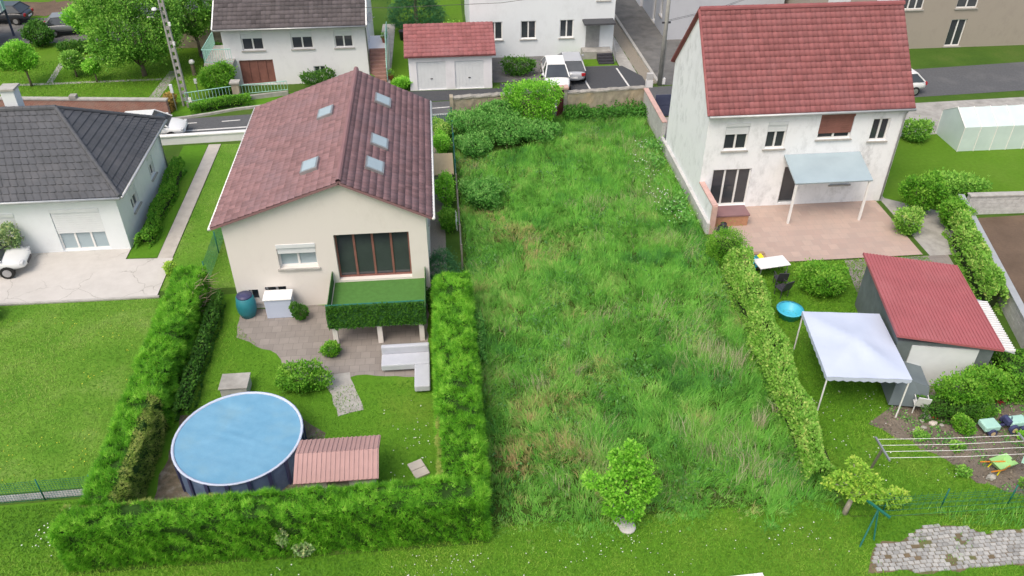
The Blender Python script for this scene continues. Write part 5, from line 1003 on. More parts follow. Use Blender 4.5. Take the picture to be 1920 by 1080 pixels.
sf = thing('garden_sofa', 'pale corner sofa on the patio edge near the conifer hedge', 'sofa', (-1.9, 24.9, .01), R(0)); MB().box(-1.0, .9, -.3, .4, .12, .42).build('seat', M['cushion'], sf, local=True, bevel=.05); MB().box(-1.0, .9, .4, .6, .12, .75).build('backrest', M['cushion'], sf, local=True, bevel=.05); MB().box(.3, .9, -1.6, -.31, .12, .42).build('chaise', M['cushion'], sf, local=True, bevel=.05)
o = thing('storage_cabinet', 'pale blue storage cabinet against the cream gable wall', 'cabinet', (-7.35, 28.9, .01)); MB().box(-.55, .55, -.35, .3, 0, .95).build('body', M['canopy_blue'], o, local=True, bevel=.02); MB().box(-.6, .6, -.4, .33, .953, 1.02).build('lid', M['white_plastic'], o, local=True, bevel=.02)
o = thing('rain_barrel', 'teal rain barrel at the corner of the cream house', 'barrel', (-8.75, 28.9, .0)); MB().lathe((0, 0, 0), [(.3, 0), (.4, .3), (.42, .6), (.36, 1.0), (.3, 1.02)], 18).build('body', M['teal_plastic'], o, smooth=True, local=True); MB().lathe((0, 0, 1.02), [(.33, 0), (.33, .05), (.05, .08)], 18).build('lid', M['navy_plastic'], o, smooth=True, local=True)
o = thing('pump_box', 'grey pump housing on the grass above the pool', 'pump', (-8.4, 24.1, .0)); MB().box(-.5, .5, -.4, .4, 0, .5).build('housing', M['block'], o, local=True, bevel=.04); MB().box(-.54, .54, -.44, .44, .503, .56).build('lid', M['conc_plain'], o, local=True, bevel=.02)
fb = thing('flat_shed_roof', 'flat cream corrugated roof shed beside the boundary fence', 'shed', (-.3, 40, 0)); MB().box(-.85, .4, 39.0, 41.2, 0, .95).build('wall', M['wood_grey'], fb); ro = MB().box(-.95, .46, 38.9, 41.3, .953, 1.0).build('roof', M['wood_pale'], fb); fb.name = 'lean_shed'
for i in range(10): x = -.9+i*.14; MB().box(x, x+.05, 38.92, 41.28, 1.002, 1.025).build('roof_rib', M['wood_pale'], ro)
o = tag(MB().box(-.03, .03, -.35, .35, 0, .06).build('white_sack', M['white_plastic'], bevel=.01), 'crumpled white plastic sheet caught on the boundary fence', 'plastic sheet'); 
me = bpy.data.meshes.new('ws'); V_ = []; 
for i in range(7):
    for j in range(7): V_.append((.05*math.sin(i*2.1+j), i*.12-.36, j*.13))
me.from_pydata(V_, [], [(i*7+j, (i+1)*7+j, (i+1)*7+j+1, i*7+j+1) for i in range(6) for j in range(6)]); me.materials.append(M['white_plastic']); o.data = me; o.modifiers.clear(); o.location = (.42, 34.7, .3); o.name = 'plastic_sheet'
for i in range(2):
    o = thing('terracotta_pot', ['terracotta flower pot at the foot of the outside stairs', 'terracotta pot on the stair landing'][i], 'pot', [(-3.35, 54.6, .012), (-3.7, 57.0, 1.75)][i]); MB().lathe((0, 0, 0), [(.14, 0), (.2, .32), (.23, .34), (.18, .3)], 12).build('pot', M['terracotta'], o, smooth=True, local=True); crown('plant', [(0, 0, .45, .2, .2, .22)], 180, .09, L['tree'], o)
for i in range(2):
    o = thing('waste_bin', ['white round lamp globe beside the garden path under the big tree', 'dark bin beside the conifer tree at the top'][i], ['lamp', 'bin'][i], [(-16.9, 56.6, 0), (-2.6, 62.3, 0)][i])
    if i == 0: MB().tube([(0, 0, 0), (0, 0, .75)], .14, 10).build('stump', M['bark'], o, local=True); MB().lathe((0, 0, .76), [(.04, 0), (.18, .1), (.2, .2), (.12, .33), (.02, .36)], 12).build('globe', M['white_plastic'], o, smooth=True, local=True); o.name = 'garden_lamp'
    else: MB().lathe((0, 0, 0), [(.25, 0), (.32, .7), (.34, .72), (.1, .78)], 12).build('body', M['metal_dark'], o, smooth=True, local=True)
bd = MB().box(-.75, .75, -.06, .06, 0, .05).build('painted_board', M['white_pvc'], bevel=.01); bd.location = (8.25, 14.36, .01); bd.rotation_euler = (0, 0, R(2)); tag(bd, 'white painted board lying in the lawn at the bottom edge', 'board')
# steel balcony at the upper left corner
bc = thing('steel_balcony', 'grey steel balcony with pale panels and stairs at the upper left edge', 'balcony', (-33.5, 64, 0)); MB().box(-36, -32.4, 61.5, 66, 1.9, 2.05).build('deck', M['gate_blue'], bc)
for i in range(8): y = 61.7+i*.55; MB().box(-32.4, -32.34, y, y+.4, 2.06, 3.0).build('panel', M['rail_green'] if i % 2 else M['shutter_white'], bc)
for y in (61.6, 65.9): MB().box(-32.5, -32.36, y-.05, y+.05, 0, 3.1).build('post', M['gate_blue'], bc)
for i in range(8): MB().box(-32.3+i*.26, -32.02+i*.26, 60.3, 61.3, 1.75-i*.22, 1.8-i*.22).build('step', M['gate_blue'], bc)

# ================================================================== HEDGES
def hedge(name, label, x0, x1, y0, y1, z1, dens, size, m, parts=('sprays',), tv=SPRAY_V, tt=SPRAY_T, wob=.1, seed=0, core='core_shade_thuja', faces='LRFBT', up=.45, old=None, jit=.38, stretch=0):
    c = ((x0+x1)/2, (y0+y1)/2, 0); t = thing(name, label, 'hedge', c); q, d, b = box_points(x0, x1, y0, y1, z1, dens, wob, seed, faces); q = q-np.array(c)
    tuft = vnoise(q[:, 0]*1.0+c[0]+q[:, 2]*.8, q[:, 1]+c[1]+q[:, 2]*.6, 4.2, 90+seed); q = q+unit(d)*((tuft-.5)*.13)[:, None]
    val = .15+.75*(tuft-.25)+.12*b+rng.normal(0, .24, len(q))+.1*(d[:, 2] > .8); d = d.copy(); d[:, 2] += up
    keep = (tuft+rng.normal(0, .08, len(q)) > .26); q, d, b, tuft, val = q[keep], d[keep], b[keep], tuft[keep], val[keep]   # gaps onto the core, coloured dark like inner shade
    # sprays in a tuft lean the same way
    la = 2*math.pi*vnoise(q[:, 0]+c[0]+q[:, 2], q[:, 1]+c[1], 2.2, 95+seed)*2; d[:, 0] += .4*np.cos(la); d[:, 1] += .4*np.sin(la)
    k = np.zeros(len(q), bool) if old is None else old(q+np.array(c))
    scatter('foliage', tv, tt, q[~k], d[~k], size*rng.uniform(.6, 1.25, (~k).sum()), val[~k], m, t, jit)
    if k.any(): tag(scatter('clipped_face', tv, tt, q[k], d[k], size*.6*rng.uniform(.6, 1.2, k.sum()), val[k], L['thuja_old'], t, jit), 'browner freshly clipped face of the hedge')
    cb_ = MB(); nx, ny = max(2, int((x1-x0)/.35)), max(2, int((y1-y0)/.35)); m_ = .16
    cb_.box(x0+m_, x1-m_, y0+m_, y1-m_, 0, z1-m_); cb_.build('shade_core', M[core], t); return t  # solid box added to stop light passing through, dark as inner shade
hedge('conifer_hedge', 'thick conifer hedge along the left edge of the overgrown plot', -.72, .78, 17.62, 28.7, 1.85, 560, .185, L['thuja'], seed=1, wob=.07, old=lambda q: (q[:, 0] < -.6) & (q[:, 1] < 20.5) & (q[:, 2] < 1.75))
hedge('conifer_hedge', 'long conifer hedge facing the viewer in front of the pool', -12.1, .72, 16.4, 17.55, 1.9, 560, .185, L['thuja'], seed=2, wob=.07, old=lambda q: (q[:, 1] > 17.35) & (q[:, 0] < -7.2) & (vnoise(q[:, 0], q[:, 2], 2.5, 9) > .35))
hedge('conifer_hedge', 'conifer hedge between the left lawn and the pool garden', -11.75, -10.5, 17.6, 30.3, 1.8, 520, .19, L['thuja'], seed=3, wob=.09, old=lambda q: ((q[:, 0] > -10.85) & (q[:, 1] < 22.3)))
# bare dead patch in the far end of the left hedge
dt = thing('dead_branches', 'grey bare dead branches in the far end of the left conifer hedge', 'branches', (-10.6, 29.3, .9)); dm = MB()
for i in range(70):
    a = np.array([rng.uniform(-.2, .35), rng.uniform(-1.1, .8), rng.uniform(-.5, .95)]); b = a+rng.normal(0, .22, 3)+np.array([.12, 0, .1]); dm.tube([a, (a+b)/2+rng.normal(0, .03, 3), b], .014, 3, .005)
dm.build('twigs', M['dead_twig'], dt, local=True)
# leafy hedge right of the plot, slightly slanting
def slanted_hedge(name, label, a, b, w0, w1, h0, h1, dens, size, m, seed=0, core='twig', tv=LEAF_V, tt=LEAF_T):
    a, b = Vector(a), Vector(b); Lh = (b-a).length; d = (b-a)/Lh; n = Vector((-d.y, d.x)); cxy = (a+b)/2; c = np.array([cxy.x, cxy.y, 0]); t = thing(name, label, 'hedge', tuple(c))
    size = size*.8; N_ = int(Lh*(w0+w1)*dens*2.6); u = rng.random(N_); w_ = (w0+(w1-w0)*u)*(1+.5*(vnoise(u*Lh, 0*u, 1.1, 31+seed)-.5)); h = (h0+(h1-h0)*u)*(1+.35*(vnoise(u*Lh, 0*u+7, .9, 32+seed)-.5)); th = rng.uniform(-.15, math.pi+.15, N_); rr = 1-np.abs(rng.normal(0, .1, N_))+.22*(vnoise(u*Lh, th*1.2, 1.8, 33+seed)-.5)
    sx = np.sign(np.cos(th))*np.abs(np.cos(th))**.7; sz = np.clip(np.sin(th), 0, 1)**.6
    off_ = sx*w_/2*rr; z = np.clip(.05+sz*h*rr-np.where(np.sin(th) < .25, rng.uniform(0, .6, N_)*h, 0), .03, None); mx = vnoise(u*Lh, 0*u+3, .6, 34+seed)-.5
    q = np.stack([a.x+d.x*u*Lh+n.x*(off_+mx*.3)-c[0], a.y+d.y*u*Lh+n.y*(off_+mx*.3)-c[1], z], 1); dd = np.stack([n.x*sx, n.y*sx, .35+sz], 1)
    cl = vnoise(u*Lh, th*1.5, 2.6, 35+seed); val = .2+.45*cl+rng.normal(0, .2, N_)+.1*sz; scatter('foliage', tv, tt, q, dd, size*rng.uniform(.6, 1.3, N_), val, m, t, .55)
    k = MB(); ww = (w0+w1)/2*.62; k.obox((cxy.x, cxy.y), (d.x, d.y), Lh/2-.6, ww/2, 0, min(h0, h1)*.72); k.build('shade_core', M[core], t); return t  # added core box blocks light, its dark colour serves as inner shade
slanted_hedge('leafy_hedge', 'light green leafy hedge along the right edge of the plot', (13.0, 30.0), (12.0, 17.4), 1.5, .85, 1.35, 1.1, 420, .13, L['hedge'], 1)
slanted_hedge('pale_hedge', 'yellow green hedge climbing over the retaining wall at right', (24.75, 32.3), (23.1, 26.0), .85, .75, 1.45, 1.3, 360, .14, L['hedge'], 2)
shrub('round_shrub', 'rounded green shrub at the head of the retaining wall', 'shrub', (24.9, 32.9, 0), .9, .9, 1.7, 3200, .13, L['box'], k=6)
hedge('clipped_hedge', 'clipped bright green hedge block at the right edge below the garage', 20.6, 24.2, 20.7, 22.5, 1.35, 700, .075, L['box'], tv=LEAF_V, tt=LEAF_T, wob=.06, seed=8, core='twig', jit=.6)
t = thing('topiary_shrub', 'dense rounded clipped shrub at the end of the white house wall', 'shrub', (12.95, 31.3, 0)); crown('crown', [(0, 0, .72, .82, .82, .78), (0, 0, .4, .8, .8, .42)], 6500, .075, L['box'], t, jit=.7, var=.3); rock('shade_core', t, (0, 0, .6), (.62, .62, .6), M['twig'], 4)  # lump added inside the leaves as a shade-coloured core
# ================================================================== TREES AND SHRUBS
# young tree in a white pot
yt = thing('stone_pot', 'old white stone planter with chipped rim under the young lime green tree', 'planter', (5.1, 16.75, 0))
MB().lathe((0, 0, 0), [(.2, 0), (.27, .02), (.3, .1), (.24, .16), (.3, .3), (.37, .52), (.4, .56), (.37, .6), (.3, .58), (.28, .5)], 22).build('pot', M['pot'], yt, smooth=True, local=True); MB().lathe((.12, -.28, 0), [(.26, 0), (.28, .1), (.2, .12)], 14).build('fallen_rim', M['pot'], yt, smooth=True, local=True); MB().lathe((0, 0, .48), [(.29, 0), (.05, .03)], 14).build('soil', M['soil_bed'], yt, local=True)
lb = [(0, .1, 1.7, .62, .6, .7), (-.45, .05, 2.1, .4, .4, .4), (.35, .2, 2.35, .45, .45, .42), (-.1, .15, 2.9, .42, .4, .5), (-.35, .2, 3.3, .22, .22, .32), (.2, .3, 3.35, .24, .24, .4), (.1, -.15, 1.25, .48, .42, .5), (-.95, .2, 2.2, .28, .25, .25), (.75, .1, 1.9, .3, .28, .3), (.55, .2, 2.7, .25, .25, .3), (-.2, -.1, 1.0, .35, .3, .35), (.45, 0, 1.3, .28, .28, .3)]
tree('young_tree', 'young lime green leafy tree growing from the white planter', (5.1, 16.75, .5), 3.2, .8, .8, .6, 3100, .15, L['lime'], lobes=[(l[0]*1.12, l[1]*.95-.05, l[2]*.93-.6, l[3]*.84, l[4]*.84, l[5]*.78) for l in lb]+[(-.15, -.3, .15, .25, .2, .25), (.25, -.28, .3, .25, .2, .3), (-.4, -.1, .5, .28, .25, .3), (-.6, .1, 1.1, .25, .22, .25), (.65, 0, .9, .28, .25, .26), (.05, .2, 2.75, .14, .14, .22)], r0=.06, up=.2)
# yellow tree at the corner
lb = [(-.45, .1, 1.55, .55, .5, .42), (.15, .1, 1.9, .5, .45, .42), (.55, .0, 1.5, .5, .45, .42), (.1, -.25, 1.35, .55, .4, .38), (.75, -.15, 1.05, .5, .4, .38), (-.15, .2, 2.25, .3, .3, .3), (-.75, .2, 1.4, .35, .3, .3), (1.1, -.1, .95, .4, .35, .25)]
tree('yellow_tree', 'small yellowish tree with slanting grey trunk at the hedge end', (12.42, 16.4, 0), 2.3, 1, .8, 1.0, 1350, .13, L['yellow'], lobes=[(l[0]*.88, l[1], l[2]*.97, l[3]*.66, l[4]*.66, l[5]*.66) for l in lb], bark='bark_grey', r0=.1, lean=(.22, .05), up=.2)
shrub('yellow_bush', 'small yellow bush right of the slanting tree', 'shrub', (14.0, 16.55, 0), .48, .4, .75, 700, .11, L['yellow'], k=4)
# brambles and shrubs at the back of the plot
for i, (x, y, rx_, ry_, h, n) in enumerate(((2.0, 45.2, 1.9, 1.9, 1.6, 4200), (3.8, 44.5, 2.1, 1.9, 1.4, 4400), (1.8, 43.1, 1.5, 1.3, 1.1, 2600), (5.6, 44.8, 1.5, 1.5, 1.0, 2400), (3.5, 46.2, 2.0, 1.0, 1.9, 3000))):
    shrub('bramble_thicket', ['tall mass of leafy brambles in the back left corner of the plot', 'broad bramble mound in front of the wall bush', 'low bramble spilling along the left fence at the back', 'pale leafy weeds below the round wall bush', 'brambles leaning on the old stone wall'][i], 'bramble', (x, y, 0), rx_, ry_, h, n, .16, L['bramble'], 'brambles in the back corner', k=17, up=.9, stems=4, rr=(.22, .42), jit=.8)
shrub('wall_bush', 'big round yellow green bush in front of the stone wall gate', 'bush', (5.3, 46.4, 0), 1.75, 1.2, 2.9, 5200, .15, L['lime'], k=12, stems=5, up=.7)
shrub('bramble_thicket', 'dark bramble clump against the fence halfway along the plot', 'bramble', (1.75, 37.3, 0), 1.25, 1.7, 1.25, 3600, .15, L['bramble'], 'brambles by the fence', k=16, up=.9, rr=(.22, .42), jit=.8)
t = thing('nettle_bed', 'dark green nettles growing along the foot of the stone wall', 'nettles', (10.2, 47, 0)); q = np.stack([rng.uniform(-2.7, 2.5, 5200), rng.normal(0, .35, 5200), rng.uniform(.05, 1, 5200)], 1); q[:, 2] *= .95*(.6+.6*vnoise(q[:, 0], q[:, 1], 1.3, 3)); q[:, 1] += q[:, 0]*.07; tag(scatter('leaves', LEAF_V, LEAF_T, q, np.tile([0, -.2, .5], (len(q), 1)), .14*rng.uniform(.6, 1.3, len(q)), rng.random(len(q))*.6+.3*q[:, 2], L['nettle'], t, .7), kind='stuff'); t['kind'] = 'stuff'
t = thing('docks', 'loose strip of pale leafy weeds along the foot of the white wall', 'weeds', (11.7, 37.5, 0)); t['kind'] = 'stuff'; q = np.stack([rng.normal(.2, .5, 1700), rng.uniform(-3.5, 5.5, 1700), rng.uniform(.2, .62, 1700)], 1); k = vnoise(q[:, 0], q[:, 1], 1.0, 5) > .45; q = q[k]; scatter('leaves', LEAF_V, LEAF_T, q, np.tile([0, 0, .4], (len(q), 1)), .17*rng.uniform(.6, 1.2, len(q)), .4+.5*rng.random(len(q)), L['bramble'], t, .7)
slanted_hedge('climbing_vine', 'pale leafed climber growing up the plot side of the conifer hedge', (.95, 26.9), (1.0, 24.4), .5, .35, 1.0, .6, 240, .13, L['bramble'], 5)
shrub('flowering_sprig', 'pale leafed sprig with pinkish tips growing out of the front hedge', 'shrub', (-5.55, 16.38, .55), .22, .12, .75, 130, .13, L['pale'], k=2, stems=2); shrub('flowering_sprig', 'low pale sprig with pink tips at the foot of the front hedge', 'shrub', (-5.0, 16.3, .1), .5, .12, .6, 200, .12, L['pale'], k=3, stems=2)
# left of the plot fence
for i, (x, y, rx_, ry_, h, m_) in enumerate(((-.1, 45.1, .6, .9, 1.2, 'hedge'), (-.1, 43.2, .62, 1.0, 1.3, 'lime'), (.0, 37.3, .65, 1.0, 1.7, 'lime'), (.05, 35.0, .6, .9, 1.0, 'box'))):
    shrub('border_shrub', ['clipped green shrub nearest the street railing', 'yellow green shrub just behind the flat cream shed', 'tall yellow green shrub in front of the flat cream shed', 'low dark shrub beside the white plastic sheet'][i], 'shrub', (x, y, 0), rx_, ry_, h, 1900, .12, L[m_], 'shrubs along the fence', k=6)
t = thing('dark_conifer', 'dark blue green conifer at the head of the right hedge arm', 'shrub', (-.35, 30.2, 0)); crown('crown', [(0, 0, .7, .75, .75, .75), (0, .1, 1.2, .55, .55, .6), (-.3, .3, .8, .5, .5, .6)], 2600, .15, L['conifer'], t, tv=SPRAY_V, tt=SPRAY_T); MB().tube([(0, 0, 0), (0, 0, 1.2)], .07, 6).build('trunk', M['bark'], t, local=True)
shrub('ivy_strip', 'dark ivy clump in the shade between house and hedge', 'shrub', (-.85, 28.9, 0), .35, .9, .8, 900, .12, L['dark'], k=4)
# patio plants of the middle house
shrub('patio_bush', 'round green bush on the lawn in front of the patio', 'bush', (-5.9, 24.0, 0), 1.1, .7, 1.1, 2600, .12, L['box'], k=7); shrub('patio_shrub', 'small shrub at the edge of the patio under the balcony', 'shrub', (-4.9, 25.9, 0), .5, .45, .7, 900, .11, L['box'], k=4); shrub('potted_shrub', 'green shrub on the patio below the cream gable', 'shrub', (-6.4, 28.4, 0), .45, .4, .8, 800, .11, L['dark'], k=4)
slanted_hedge('inner_hedge', 'low dark hedge inside the left conifer hedge', (-10.1, 29.8), (-10.2, 22.6), .5, .45, .8, .7, 300, .12, L['dark'], 7)
# left house plants
slanted_hedge('wall_shrubs', 'row of green shrubs at the foot of the left house side wall', (-14.6, 42.4), (-14.6, 34.6), .7, .6, .8, .6, 260, .13, L['box'], 9)
shrub('lawn_shrub', 'green and orange shrub at the left picture edge', 'shrub', (-19.75, 29.6, 0), .7, .6, .9, 1200, .12, L['box'], k=4); shrub('orange_shrub', 'orange leafed shrub below the green one at the left edge', 'shrub', (-19.75, 28.7, 0), .5, .4, .6, 600, .12, L['brown'], k=3)
shrub('yard_shrub', 'small yellow shrub at the corner of the concrete yard', 'shrub', (-12.75, 32.3, 0), .35, .5, .7, 600, .11, L['yellow'], k=3); shrub('facade_shrub', 'pale green shrub against the left house facade', 'shrub', (-20.4, 34.0, .05), .8, .5, 1.9, 1400, .14, L['pale'], k=5)
# right house plants
shrub('side_tree', 'dark green shrub at the right corner of the white house', 'shrub', (23.9, 34.3, 0), 1.1, 1.0, 2.3, 3600, .15, L['box'], k=8); shrub('side_shrub', 'olive shrub on the right side of the white house terrace', 'shrub', (22.4, 32.6, 0), .8, .9, 1.3, 1800, .14, L['hedge'], k=6)
shrub('terrace_shrub', 'wide green shrub between terrace and gazebo', 'shrub', (16.5, 28.2, 0), 1.4, 1.0, 1.2, 3200, .14, L['box'], k=8); shrub('garage_shrub', 'big leafy shrub in front of the red roofed garage', 'shrub', (19.0, 20.85, 0), 1.5, .8, 1.7, 4600, .12, L['box'], k=9); slanted_hedge('flower_border', 'dark leafy border with white flowers below the garage shrub', (16.9, 20.5), (19.6, 20.3), .8, .8, .55, .55, 380, .1, L['dark'], 12)
shrub('red_shrub', 'small red leafed shrub beside the clipped hedge', 'shrub', (20.35, 20.9, 0), .3, .3, .5, 260, .1, L['redleaf'], k=3); shrub('bed_shrub', 'small upright green shrub beside the scrap heap', 'shrub', (18.15, 19.55, 0), .42, .38, .7, 1000, .1, L['box'], k=4)
for i, (x, y, h) in enumerate(((19.2, 20.1, .3), (19.7, 20.3, .35), (20.2, 19.0, .3), (17.5, 18.7, .35), (18.9, 16.9, .45), (19.2, 16.5, .4), (16.5, 19.4, .25), (17.2, 17.6, .3))): shrub('vegetable_plant', ['leafy lettuce plant left of the toy tractor', 'leafy plant just behind the toy tractor', 'weed tuft near the towel', 'leafy weed under the clothes line wires', 'tall weeds below the wheelbarrow', 'leafy weeds at the right edge below the wheelbarrow', 'weed tuft left of the rubble', 'weed tuft on the lawn side of the soil'][i], 'plant', (x, y, .01), .32, .26, h, 240, .1, L['lime' if i < 3 else 'tree'], 'plants on the vegetable bed', k=3, stems=2)
# upper left garden
tree('big_tree', 'large bright green leafy tree behind the leaning utility pole', (-20.3, 56.8, 0), 6.6, 3.5, 2.6, .8, 19000, .2, L['tree'], k=26, r0=.2)
tree('garden_tree', 'tree crown with feathery leaves right of the big tree', (-17.2, 60.2, 0), 5.2, 1.9, 1.6, 1.2, 5200, .2, L['tree'], k=10, r0=.14)
tree('fruit_tree', 'small round fruit tree at the left picture edge', (-27.4, 55.6, 0), 3.2, 1.35, 1.2, 1.1, 3600, .17, L['lime'], k=9, r0=.09); tree('fruit_tree', 'low spreading fruit tree in the middle of the upper lawn', (-24.9, 57.0, 0), 1.9, 1.1, 1.0, .6, 2000, .16, L['tree'], k=7, r0=.08); tree('fruit_tree', 'little fruit tree nearest the cross path', (-23.2, 55.9, 0), 1.7, .8, .7, .6, 1400, .15, L['lime'], k=6, r0=.07)
tree('yard_tree', 'pale green tree in front of the parking yard', (-25.2, 62.2, 0), 3.2, 1.7, 1.4, 1.1, 3400, .18, L['lime'], k=9, r0=.1); shrub('yard_bush', 'dark bush between the parked cars and the balcony', 'bush', (-29.5, 63.5, 0), 1.3, 1.1, 1.7, 2400, .18, L['dark'], k=7)
for i, (x, y, w_, h, m_) in enumerate(((-26.5, 61.8, 1.6, .8, 'dark'), (-23.0, 61.2, 1.8, .8, 'dark'), (-15.6, 57.6, .9, 1.3, 'purple'), (-14.9, 55.6, .9, 1.3, 'tree'), (-15.8, 59.6, 1.0, 1.2, 'dark'), (-30, 59.0, 1.6, 1.1, 'box'), (-26.8, 70.6, 2.6, .9, 'tree'), (-20.5, 69.5, 2.4, 1.6, 'tree'))): shrub('garden_bush', ['low dark bush on the rockery left of the big tree', 'low dark bush on the rockery beneath the big tree', 'dark purple shrub right of the leaning pole', 'small green shrub beside the green balcony', 'dark shrub in front of the stone outbuilding', 'bush below the steel balcony', 'low green planting behind the parking yard', 'green shrubs at the top behind the big tree'][i], 'bush', (x, y, 0), w_, .9, h, 1500, .17, L[m_], 'bushes of the upper garden', k=6)
for i in range(16): o = rock('edging_stone', None, (-26.3+i*.42+random.uniform(-.08, .08), 60.3+random.uniform(-.1, .1), .08), (.2, .15, .14), M['rock'], i+20); tag(o, 'pale stone in the rockery edging below the parking yard', 'stone', 'rockery edging stones')
shrub('front_shrub', 'dense dark green rounded shrub behind the scrolled fence', 'shrub', (-14.4, 52.9, 0), 1.15, .9, 2.2, 4000, .15, L['box'], k=8); slanted_hedge('street_hedge', 'low green hedge on the verge beside the kerb', (-15.8, 50.3), (-12.2, 51.4), .9, .8, .55, .6, 300, .13, L['box'], 15)
hedge('brown_hedge', 'short browned clipped hedge at the end of the brick wall', -17.6, -16.9, 50.3, 51.6, .9, 260, .14, L['brown'], tv=LEAF_V, tt=LEAF_T, wob=.06, seed=12, core='twig')
shrub('garage_bush', 'yellow green bush left of the double garage', 'bush', (-2.5, 52.8, 0), .9, .5, .9, 1300, .15, L['lime'], k=5)
t = thing('spruce_tree', 'dark drooping conifer tree behind the outside stairs', 'tree', (-1.6, 64.5, 0)); lb = [(0, 0, 1.0+.75*i, 2.0-.27*i, 2.0-.27*i, .65) for i in range(7)]+[(1.2*math.cos(a), 1.2*math.sin(a), 1.2, 1.1, 1.1, .6) for a in (0, 1.3, 2.6, 3.9, 5.2)]; crown('crown', lb, 4200, .3, L['conifer'], t, tv=SPRAY_V, tt=SPRAY_T, up=-.35); MB().tube([(0, 0, 0), (0, 0, 5.5)], .18, 7, .04).build('trunk', M['bark'], t, local=True)
shrub('stair_shrub', 'small shrub at the foot of the dark roofed house corner', 'shrub', (-4.55, 53.6, 0), .3, .3, .6, 260, .13, L['box'], k=3); shrub('court_shrub', 'dark green shrub in front of the dark roofed house', 'shrub', (-8.0, 53.3, 0), 1.3, .7, 1.3, 1800, .15, L['dark'], k=6); shrub('block_hedge', 'low brownish hedge before the white block', 'hedge', (5.4, 54.6, 0), 1.5, .8, 1.2, 1900, .15, L['dark'], k=7)
shrub('far_bush', 'green bush left of the white block at the top', 'bush', (1.4, 60.5, 0), 1.4, 1.4, 1.6, 2000, .18, L['tree'], k=6); shrub('lawn_bush', 'green shrubs on the neighbour lawn behind the white stone wall', 'bush', (26.6, 35.6, 0), 1.7, .9, 1.3, 2600, .16, L['tree'], k=7); shrub('lawn_bush', 'bush beside the glazed garden house', 'bush', (27.8, 42.4, 0), 1.2, .8, 1.2, 1500, .17, L['tree'], k=6)
# ================================================================== GRASS
HOLES = [[(1.0, 42.4), (4.6, 43.2), (6.6, 44.4), (7, 47.5), (.6, 47)]]
# tufts of the overgrown plot: every blade belongs to a tuft that leans one way
MEADOW = PLOT[:4]+[(12.2, 15.7), (.9, 15.5)]; tx, ty = polypoints(MEADOW, 52, HOLES); ed = 16.45+.9*(vnoise(tx, 0*tx, .8, 99)-.5)+.5*(vnoise(tx, 0*tx, 2.3, 98)-.5); kk = (ty > ed) | (rng.random(len(tx)) < .25*np.clip(1-(ed-ty)/.7, 0, 1)); tx, ty, ed = tx[kk], ty[kk], ed[kk]; nT = len(tx)
th_ = .16+.34*fbm(tx, ty, .4, 5)+.16*np.clip(fbm(tx, ty, 1.3, 6)-.5, 0, 1)+.05*rng.normal(0, 1, nT); th_ = np.clip(th_, .09, .62); th_ *= np.clip(.32+(ty-ed)/1.3, .25, 1)
la = 2*math.pi*fbm(tx, ty, .5, 15)*3.0+rng.normal(0, .9, nT); ll = (.15+.75*fbm(tx, ty, .6, 25))*th_
brown = np.clip((fbm(tx, ty, .5, 35)-.47)*3.2, 0, 1)*np.clip(1.3-np.abs(tx-3.2)/4.5, .3, 1)+np.clip(1-((tx-1.6)/.9)**2-((ty-18.6)/1.9)**2, 0, 1)*.9
pale = np.clip((fbm(tx, ty, .8, 65)-.52)*4, 0, 1); dk = np.clip((fbm(tx, ty, .7, 75)-.54)*4, 0, 1)
tv_ = .43+.24*pale-.3*dk+.10*rng.normal(0, 1, nT)+.5*brown*(rng.random(nT) < .6)*np.where(tx < 6, 1, .6)
nb = rng.integers(12, 24, nT); k = np.repeat(np.arange(nT), nb); n = len(k); rad = np.abs(rng.normal(0, .085, n)); an = rng.uniform(0, 2*math.pi, n); sp = .55*th_[k]*rng.random(n)
x = tx[k]+rad*np.cos(an); y = ty[k]+rad*np.sin(an); h = th_[k]*rng.uniform(.45, 1.25, n)
g = blades('meadow_grass', x, y, h, ll[k]*np.cos(la[k])*rng.uniform(.4, 1.3, n)+sp*np.cos(an), ll[k]*np.sin(la[k])*rng.uniform(.4, 1.3, n)+sp*np.sin(an), rng.uniform(.012, .03, n), np.clip(tv_[k]+rng.normal(0, .1, n), 0, 1), L['grass']); tag(g, 'tall uncut grass of the overgrown plot', 'grass', kind='stuff')
# thin straw coloured seed heads in loose patches
x, y = polypoints(PLOT, 80, HOLES); f = fbm(x, y, .55, 111)+.1*np.clip((x-6)/6, 0, 1)+.04*np.clip((24-y)/6, -1, 1)+rng.normal(0, .04, len(x)); kk = (f > .645) & (y > 17.2); x, y = x[kk], y[kk]; nn_ = len(x); la2 = 2*math.pi*fbm(x, y, .4, 112)*2+rng.normal(0, .5, nn_); hh = rng.uniform(.3, .7, nn_)
tag(blades('seed_heads', x, y, hh, hh*.5*np.cos(la2), hh*.5*np.sin(la2), .012, rng.random(nn_), leafmat('seed_straw', [(0, (.2, .25, .1)), (1, (.38, .36, .22))], .35, soft=.6)), 'fine straw coloured seed heads above the tall grass', 'grass', kind='stuff')
# broad leaved weeds among the grass
x, y = polypoints(PLOT, 60, HOLES); f = fbm(x, y, .7, 85); k = f+rng.normal(0, .05, len(x)) > .6; x, y = x[k], y[k]; q = np.stack([x, y, rng.uniform(.12, .38, len(x))*np.clip((y-15.7)/1.3, .3, 1)], 1)
tag(scatter('meadow_weeds', LEAF_V, LEAF_T, q, np.tile([0, 0, .5], (len(q), 1)), .1*rng.uniform(.6, 1.4, len(q)), .2+.7*rng.random(len(q)), leafmat('weed_leaves', [(0, (.04, .13, .03)), (.6, (.08, .2, .05)), (1, (.14, .28, .09))]), None, .7), 'broad leaved weeds among the tall grass', 'weeds', kind='stuff')
